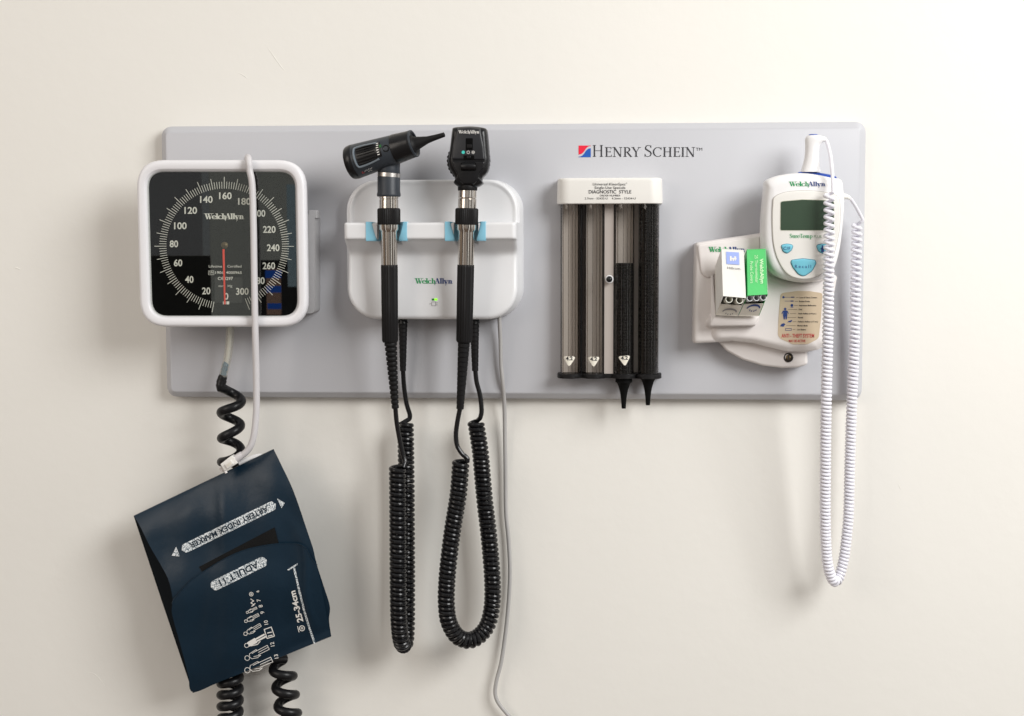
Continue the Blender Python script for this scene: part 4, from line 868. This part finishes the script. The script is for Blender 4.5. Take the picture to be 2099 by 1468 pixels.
build('lower_bracket', slab(lo, [(0, BF), (0, 68), (1.5, 72), (5, 74)]), M_warm, hold, ang=50)
lk = build('lock', lathe(A(1616, 733, 73.5), A(1616, 733, 90), [(0, 9.4), (1.6, 9.4), (2.2, 8.6), (2.2, 7), (1.0, 6.6), (1.0, .3)], 32), M_lockd, hold)
build('keyhole', lathe(A(1616, 733, 73.5), A(1616, 733, 90), [(0, 5), (2.2, 5), (2.7, 4.2), (2.7, .3)], 24), M_lock, lk)
build('key_slot', slab(fillet(AP([(1615, 729), (1617, 729), (1617, 737), (1615, 737)], 76), .8, 3), [(0, 75), (0, 76.6)]), M_ink, lk)
# raised upper left lobe with the wordmark, and the flared dock ledge under the thermometer
lob = fillet(AP([(1429, 502), (1500, 492), (1560, 483), (1562, 520), (1520, 540), (1478, 556), (1463, 566), (1450, 572), (1436, 560)], HZ + 4), [8, 10, 4, 4, 20, 16, 8, 12, 24], 5)
build('lobe', slab(lob, [(0, HZ-3), (0, HZ+1), (1.5, HZ+3.2), (4, HZ+4)]), M_warm, hold, ang=50)
brand(1453, 516.5, 10.5, 74, hold, c=HZ + 5)
led = [(1562, 556), (1582, 570), (1606, 578), (1640, 583), (1676, 580), (1700, 568), (1710, 572), (1697, 640), (1687, 702), (1672, 711), (1614, 714), (1584, 707), (1543, 697), (1502, 693), (1464, 695), (1466, 600), (1520, 562)]
build('front_plate', slab2(fillet(AP(led, HZ + 6), [12, 20, 30, 30, 30, 8, 8, 60, 8, 12, 30, 30, 30, 30, 14, 30, 30], 5), [(-7, HZ-2), (-5, HZ+.5), (-2, HZ+3), (0, HZ+5), (3, HZ+7.2), (7, HZ+8.6), (11, HZ+9)]), M_warm, hold, ang=50)
# pocket: left wall and lip
def prism8(P, m_, nm, par, bev=None):
    """P: 8 design points, four of one end then four of the other"""
    return build(nm, loft([P[:4], P[4:]]), m_, par, ang=30)
cps = 124
build('pocket_lip', slab(fillet(AP([(1463, 649.5), (1557, 648.5), (1548.5, 667), (1453, 668.5)], cps), [3, 4, 3, 4], 4), [(-8, HZ-2), (-3, HZ+8), (-.5, cps-4), (0, cps-2), (2, cps)]), M_warm, hold, ang=45)
P = [A(1458, 560, HZ-2), A(1463, 562, HZ-2), A(1470, 652, HZ-2), A(1462, 668, HZ-2), A(1457, 562, HZ+3), A(1461, 563, HZ+3), A(1467, 650, cps-1), A(1457, 665, cps-1)]
prism8(P, M_warm, 'pocket_wall', hold)
P = [A(1455, 620, HZ-2), A(1461, 560, HZ-2), (A(1500, 560, HZ-2)), A(1500, 660, HZ-2)]
build('pocket_hollow', slab([A(1464, 575, HZ)[:2], A(1560, 570, HZ)[:2], A(1556, 650, HZ)[:2], A(1467, 650, HZ)[:2]], [(0, HZ-1), (0, HZ+.6)]), M_warm, hold)
# instruction label
LZ = HZ + 9
sk = fillet(AP([(1600, 601), (1635, 596.5), (1660, 597), (1686, 601), (1683, 650), (1678, 694), (1656, 705.5), (1625, 706), (1594, 692), (1596, 650)], LZ), [8, 20, 20, 6, 40, 12, 16, 16, 14, 40], 5)
lab = build('instruction_label', slab(sk, [(0, LZ-.5), (0, LZ+.7)]), M_stick, hold)
q = lambda x, y: A(x, y, LZ + 1.1); g = G()
rows = [('Loss of Tissue Contact', 1639, 610, 36, (1632, 1637)), ('Broken Probe', 1638, 618, 22, (1629, 1636)), ('Instrument Malfunction', 1638, 626.3, 35, (1628, 1635)), ('Oral', 1637, 634.5, 7, (1615, 1634)), ('Adult Axillary (\u226518 yrs.)', 1636, 643, 37, (1619, 1632)), ('Rectal', 1636, 651, 10, (1614, 1632)), ('Pediatric Axillary (\u226417 yrs.)', 1635.5, 659.5, 41, (1625, 1632)), ('Monitor Mode', 1634.5, 667.7, 21, (1612, 1631)), ('Low Battery', 1634, 675.7, 18, (1625, 1630))]
for s, x, y, w_, (l0, l1) in rows:
    text(s, x, y + 1.4, 2.9, w_, put=q, align='L', g=g, bold=.02); stroke([(l0, y), (l1, y)], .55, q, g)
build('lettering', g, M_ink, lab, fix=False)
g = G()
g.add([q(*p) for p in circ(1606, 609.4, 2.4, 10)], [tuple(range(10))]); stroke([(1608, 609.4), (1628, 609.4)], .7, q, g); stroke([(1622, 609.3), (1628, 609.3)], 2, q, g)
stroke([(1608.5, 617.3), (1627, 617.3)], .7, q, g); stroke([(1621, 617.3), (1626, 617.3)], 2.2, q, g)
g.add([q(*p) for p in circ(1623.3, 626, 3, 8)], [tuple(range(8))]); stroke([(1621, 630), (1626, 630)], 1, q, g)
g.add([q(*p) for p in circ(1609.5, 633.5, 2.7, 12)], [tuple(range(12))])
g.add([q(*p) for p in [(1606, 636.5), (1613, 636.5), (1614, 646), (1612.6, 655), (1610.4, 655), (1609.6, 648), (1608.6, 655), (1606.4, 655), (1605, 646)]], [tuple(range(9))])
stroke([(1605.5, 637.5), (1603, 643)], 1.8, q, g); stroke([(1613.5, 637.5), (1616, 643)], 1.8, q, g)
g.add([q(*p) for p in [(1614, 661.5), (1616, 658.5), (1620, 657), (1624, 656), (1623, 659), (1620, 661), (1617, 660.5)]], [tuple(range(7))])
g.add([q(*p) for p in [(1599, 669), (1602, 664), (1607, 662.5), (1610, 665), (1606, 670)]], [tuple(range(5))])
stroke([(1610, 673.5), (1622, 673.5), (1622, 677.5), (1610, 677.5)], .9, q, g, True)
build('symbols', g, M_dblue, lab, fix=False)
build('lettering', text('ANTI - THEFT SYSTEM', 1635.5, 692, 7.4, 67, put=q, bold=.02), M_redink, lab, fix=False)
build('lettering', text('MAY BE ACTIVE', 1634, 701.5, 5, 34, put=q, bold=.02), M_redink, lab, fix=False)
# ================================================================== thermometer
th_ = thing('thermometer', A(1645, 582, HZ), 'white electronic thermometer with a green screen and teal keys on the right of the board', 'thermometer')
TZ = 146.0
to = [(1569.5, 371), (1584, 363), (1604, 358), (1635, 354.6), (1666, 356.5), (1702, 363.5), (1725, 369), (1729.5, 392), (1731, 420), (1729, 450), (1725.5, 485), (1721, 515), (1713, 544), (1704, 559), (1690, 570.5), (1667, 578), (1635, 579), (1605, 572), (1587, 563), (1574, 550), (1565, 527), (1561.3, 495), (1561.5, 454), (1564, 420), (1567.5, 385)]
to2 = catmull([(p[0], p[1], 0) for p in AP(to, TZ-16)], 4, True); to2 = [p[:2] for p in to2]
build('body', slab2(to2, [(3, HZ-10), (0, HZ+4), (0, TZ-22), (1, TZ-15), (3.5, TZ-9), (7, TZ-5), (11, TZ-2.6), (15, TZ-1.4), (17, TZ-1)]), M_white, th_, ang=60)
fi = [(1587, 405), (1604, 396), (1625, 392.5), (1645, 391.3), (1668, 392), (1690, 394.5), (1711, 400), (1720, 409), (1722, 440), (1719.5, 475), (1712, 510), (1703, 537), (1690, 556), (1671, 568), (1646, 572), (1621, 566), (1604, 550), (1591, 523), (1584.5, 492), (1583, 450), (1584, 420)]
fi2 = [p[:2] for p in catmull([(p[0], p[1], 0) for p in AP(fi, TZ)], 4, True)]
face = build('face_plate', slab(fi2, [(0, TZ-4), (0, TZ+1.0), (.7, TZ+1.6), (2.0, TZ+1.9)]), M_offwhite, th_, ang=50)
FZ = TZ + 1.9
build('face_seam', slab(inset(fi2, -1.0), [(0, TZ-4), (0, TZ+.2)]), mat('seam_grey', (.45, .43, .40), .6), th_)
brand(1618, 381.8, 9.5, 74, th_, c=TZ - .6)
so = fillet(AP([(1600.5, 413.5), (1645, 409.6), (1690, 411), (1709, 414), (1709, 472), (1600, 472)], FZ), [4, 20, 20, 3, 3, 3], 5)
build('screen_bezel', slab(inset(so, -1.2), [(0, FZ-1), (0, FZ+.35)]), mat('bezel', (.55, .56, .46), .5), face)
build('screen', slab(so, [(0, FZ-.5), (0, FZ+.9)]), M_lcd, face)
build('lettering', serif('SureTemp', 1618.5, 488, 8.6, 47, T=.17, t=.05, c=FZ + .5), M_green, face, fix=False)
build('lettering', text('PLUS', 1676, 488, 5.6, 15.5, c=FZ + .5), mat('grey_green_ink', (.2, .33, .2), .6), face, fix=False)
def key(pts, rad, nm):
    o2 = fillet(AP(pts, FZ), rad, 6); k_ = build('key', slab(o2, [(-.8, FZ-1), (-.8, FZ+.5)]), M_btnrim, face)
    build('key_top', slab(o2, [(0, FZ), (.2, FZ+1.8), (1, FZ+2.6), (2.4, FZ+3)]), M_btn, k_, ang=50); return k_
k1 = key([(1600.5, 502.5), (1613, 500.3), (1626, 502.5), (1622, 513), (1613, 519.8), (1605, 515.5)], [4, 10, 5, 6, 5, 6], 'key')
build('lettering', text('C/F', 1613, 512.3, 6.2, 14, c=FZ + 3.4, bold=.01, space=1.2), M_dblue, k1, fix=False)
k2 = key([(1673, 502.5), (1686, 500.3), (1699, 502.5), (1695, 514), (1686, 520), (1677.5, 514.5)], [4, 10, 5, 6, 5, 6], 'key')
q = lambda x, y: A(x, y, FZ + 3.4); g = G()
g.add([q(*p) for p in circ(1686, 504.5, 1.9, 10)], [tuple(range(10))]); g.add([q(*p) for p in [(1684.5, 506.5), (1687.5, 506.5), (1691, 511), (1688.5, 511), (1689, 517), (1683, 517), (1683.5, 511), (1681, 511)]], [tuple(range(8))])
build('person_symbol', g, M_dblue, k2, fix=False)
k3 = key([(1622.5, 533.5), (1646, 530.3), (1671, 533.5), (1672.5, 540), (1664, 556), (1647, 567), (1636, 562), (1625, 548), (1621, 538)], [5, 20, 5, 5, 12, 10, 12, 12, 6], 'key')
build('lettering', text('Recall', 1646, 549.5, 6.5, 33, c=FZ + 3.4, bold=.004, space=1.5), M_dblue, k3, fix=False)
bl_ = fillet(AP([(1632, 359), (1638, 352.3), (1655, 351), (1680, 354), (1700, 357.5), (1714, 361.5), (1718, 369)], 118), [3, 4, 10, 20, 20, 5, 3], 4)
build('blue_top_rim', slab(bl_, [(2, HZ), (0, HZ+8), (0, 116), (2, 119)]), M_navy, th_)
jack = catmull([A(1724, 401, 112), A(1731, 402.5, 112), A(1737, 404, 112), A(1743, 407, 112)], 5)
build('cord_jack', tube(jack, [5.2]*9 + [4.2]*4 + [3.6]*3, 12), M_carton, th_)
# ================================================================== probe
probe = thing('temperature_probe', A(1662, 352, 112), 'white probe with a waisted grip and coiled white cord standing in the thermometer top', 'probe')
pr = []
def oval(px0, px1, y, dz, n=28, c=112):
    a0, b0, _ = A(px0, y, c); a1 = A(px1, y, c)[0]; cx_ = (a0+a1)/2; r = (a1-a0)/2
    return [(cx_ + r*math.cos(2*math.pi*k/n), b0, c + dz*math.sin(2*math.pi*k/n)) for k in range(n)]
pr = [oval(1641.5, 1682, 353, 16), oval(1641.8, 1681.5, 349, 16), oval(1643.5, 1681, 344, 15), oval(1646.5, 1680, 334, 14), oval(1649, 1679, 322, 13), oval(1650.2, 1678.6, 310, 12.5), oval(1650.3, 1680, 300, 12.5), oval(1650, 1684, 293, 13), oval(1649.8, 1691, 288, 13), oval(1650.5, 1692.5, 284, 13), oval(1652.5, 1690, 280.5, 11.5), oval(1655.5, 1682, 278.2, 9), oval(1659, 1676, 277.3, 6)]
build('handle', loft(pr), M_white, probe, ang=60)
build('release_button', loft([oval(1657, 1677, 279.5, 7), oval(1657.5, 1676.5, 276.4, 6.5), oval(1660, 1674, 275.2, 4.5)]), M_navy, probe)
build('cable_outlet', tube(catmull([A(1684, 286, 114), A(1689, 285.6, 114), A(1692.5, 287.5, 114)], 4), [5, 5.6, 5.8, 5.6, 5.2, 4.8, 4.4, 4.2, 4.0], 12), M_white, probe)
lp = lead([(1690, 285.5, 114), (1694.5, 290, 116), (1698.5, 303, 122), (1702.5, 321, 135), (1704.8, 342, 150), (1706.6, 364, 160), (1707.5, 380, 166), (1707.6, 388, 168)])
fc = [(1699.5, 394, 170), (1699.5, 440, 170), (1699.5, 500, 169), (1698.5, 580, 166), (1697, 680, 160), (1694.5, 780, 150), (1692.8, 870, 135), (1692, 960, 120), (1691.5, 1050, 105), (1692.5, 1103, 96), (1695, 1144, 90), (1699.5, 1170, 85), (1706.5, 1188, 78), (1713, 1192, 72), (1719.5, 1184, 66), (1725, 1166, 62), (1731, 1138, 60), (1736, 1095, 58), (1739.6, 1050, 56), (1741.7, 960, 54), (1744.5, 870, 54), (1748.5, 770, 58), (1752, 680, 62), (1754, 590, 68), (1756, 500, 72), (1756.5, 458, 74)]
def pit(t):
    K_ = [(0, 14.2), (.05, 11.8), (.12, 8.6), (.2, 8.2), (.35, 7.4), (.62, 7.2), (.8, 8.0), (.9, 9.6), (1.01, 12.5)]
    for (a, u), (b, v) in zip(K_, K_[1:]):
        if t <= b: return u + (v-u)*(t-a)/(b-a)
    return 12
cp_ = coilpath([A(*p) for p in fc], 7.7, pit, ph=0, spt=14, jit=.04)
rl = lead([(1765, 455, 76), (1768, 450, 78), (1762, 438, 84), (1752, 420, 98), (1743, 407, 110)])
build('coiled_cord', tube(lp[:-1] + cp_ + rl[1:], 3.4, 9), M_coilw, probe)
# ================================================================== probe cover cartons and covers
def carton(name, F, Bk, mats, label, cat, org):
    """F = TL,TR,BR,BL of the bright front; Bk = far lower edge BL,BR ; open mouth below the front"""
    TL, TR_, BR, BL_ = [Vector(A(*p)) for p in F]; bl_, br_ = [Vector(A(*p)) for p in Bk]; dv = bl_ - BL_; dr = br_ - BR
    t = thing(name, org, label, cat)
    bTL, bTR = TL + dv*.9, TR_ + dr*.9; th = (TL - BL_).normalized()
    def sheet(nm, q4, thick, m_):
        n = (q4[1]-q4[0]).cross(q4[3]-q4[0]).normalized()*thick
        return build(nm, loft([[tuple(p) for p in q4], [tuple(p - n) for p in q4]]), m_, t)
    sheet('front_face', [TL, TR_, BR, BL_], 1.0, mats[0])
    sheet('side_face', [bTL, TL, BL_, bl_], 1.0, mats[1])
    sheet('side_face', [TR_, bTR, br_, BR], 1.0, mats[1])
    sheet('back_face', [bTR, bTL, bl_, br_], 1.0, mats[2])
    sheet('top_face', [bTL, bTR, TR_, TL], 1.0, mats[0])
    k = .42; ml, mr = BL_.lerp(bl_, k), BR.lerp(br_, k)
    sheet('end_flap', [ml, mr, br_, bl_], .8, mats[2])
    return t, TL, TR_, BR, BL_, bl_, br_, th
w, TL, TR_, BR, BL_, bl_, br_, th = carton('probe_cover_box', [(1479, 510, 140), (1524.5, 512.5, 144), (1529, 611, 178), (1482, 607, 176)], [(1467, 646, 136), (1512, 648, 136)], (M_carton, M_carton, M_cartonb), 'white carton of probe covers with a pale blue square logo, in the pocket', 'carton', A(1490, 645, 110))
def onf(u, v, e=.7, TL=TL, TR_=TR_, BR=BR, BL_=BL_):
    p = TL.lerp(TR_, u).lerp(BL_.lerp(BR, u), v); n = (TR_-TL).cross(BL_-TL).normalized(); n = n if n.z > 0 else -n; return tuple(p + n*e)
build('logo_square', G().add([onf(.2, .06), onf(.78, .06), onf(.78, .32), onf(.2, .32)], [(0, 1, 2, 3)]), M_peri, w, fix=False)
g = G()
for a, b, c, d in [(.36, .15, .44, .25), (.56, .15, .64, .21), (.36, .185, .66, .215), (.57, .20, .62, .24), (.48, .19, .54, .25)]: g.add([onf(a, b, 1.1), onf(c, b, 1.1), onf(c, d, 1.1), onf(a, d, 1.1)], [(0, 1, 2, 3)])
build('logo_mark', g, M_carton, w, fix=False)
vs, fs = glyphs('Hillrom.', 0.0, 1.0); xm = max(v[0] for v in vs)
build('lettering', G().add([onf(.22 + v[0]/xm*.62, .425 - v[1]*.075) for v in vs], fs), M_inkg, w, fix=False)
vb, vr = bl_, br_
def onb(BL_, BR, bl_, br_, u, v): 
    p = BL_.lerp(BR, u).lerp(bl_.lerp(br_, u), v); n = (BR-BL_).cross(bl_-BL_).normalized(); n = n if n.z > 0 else -n; return tuple(p + n*1.0)
def crescent(par, BL_, BR, bl_, br_, m_, dy):
    g = G(); n = 12; o_, i2 = [], []
    for k in range(n+1): q = math.pi*k/n; o_.append(onb(BL_, BR, bl_, br_, .55 - .33*math.cos(q), dy - .20*math.sin(q))); i2.append(onb(BL_, BR, bl_, br_, .55 - .27*math.cos(q), dy - .11*math.sin(q)))
    g.add(o_ + i2, [(k, k+1, n+2+k, n+1+k) for k in range(n)])
    for a, b in [(.4, dy+.1), (.5, dy+.14), (.62, dy+.14), (.7, dy+.1)]: g.add([onb(BL_, BR, bl_, br_, a, b-.05), onb(BL_, BR, bl_, br_, a+.04, b-.05), onb(BL_, BR, bl_, br_, a+.04, b+.02), onb(BL_, BR, bl_, br_, a, b+.02)], [(0, 1, 2, 3)])
    build('printed_mark', g, m_, par, fix=False)
crescent(w, BL_, BR, bl_, br_, M_inkg, .78)
def cover(BL_, BR, bl_, br_, th, u, v, r, m_, label):
    dv = (bl_ - BL_); ax = (dv.normalized()*.80 + th*.45).normalized()
    p = BL_.lerp(BR, u) + dv*.17 + th*1.0 - ax*4; q = p + ax*34
    o = build('probe_cover', lathe(tuple(p), tuple(q), [(30, r*.7), (3, r-1.5), (0, r-1.4), (-.3, r-.8), (0, r), (34, r*.85)], 24, caps=False), m_, origin=tuple(p), ang=50)
# closed dark bottom inside the tube
    return tag(o, label, 'probe cover')
for u, nm in ((.30, 'left'), (.76, 'right')):
    cover(BL_, BR, bl_, br_, th, u, .2, 7.2, M_cover_w, 'cream tubular probe cover at the ' + nm + ' of the white carton mouth')
gr, TL, TR_, BR, BL_, bl_, br_, th = carton('probe_cover_box', [(1531, 511.5, 145), (1570, 510, 148), (1574, 603.5, 178), (1532.5, 606, 178)], [(1513.5, 648, 136), (1556, 648, 136)], (M_gcarton, M_gdark, M_cartonb), 'glossy green carton of probe covers with pale vertical writing, in the pocket', 'carton', A(1535, 647, 110))
def ong(u, v, e=.7): return onf(u, v, e, TL, TR_, BR, BL_)
# writing runs downwards
def vwrite(par, f, s, u, v0, v1, h, m_, bold=0):
    vs, fs = glyphs(s, bold, 1.0); xm = max(v[0] for v in vs); build('lettering', G().add([f(u + (v[1]/CAPH)*h, v0 + v[0]/xm*(v1-v0)) for v in vs], fs), m_, par, fix=False)
vwrite(gr, ong, 'WelchAllyn', .66, .22, .76, .17, M_gprint, .03); vwrite(gr, ong, '25 Thermometer', .40, .13, .74, .16, M_gprint); vwrite(gr, ong, 'Probe Covers', .15, .26, .74, .16, M_gprint)
crescent(gr, BL_, BR, bl_, br_, M_dblue, .62)
for u, nm in ((.16, 'leftmost'), (.49, 'middle'), (.83, 'rightmost')):
    cover(BL_, BR, bl_, br_, th, u, .2, 6.4, M_cover, 'grey tubular probe cover, the ' + nm + ' in the green carton mouth')
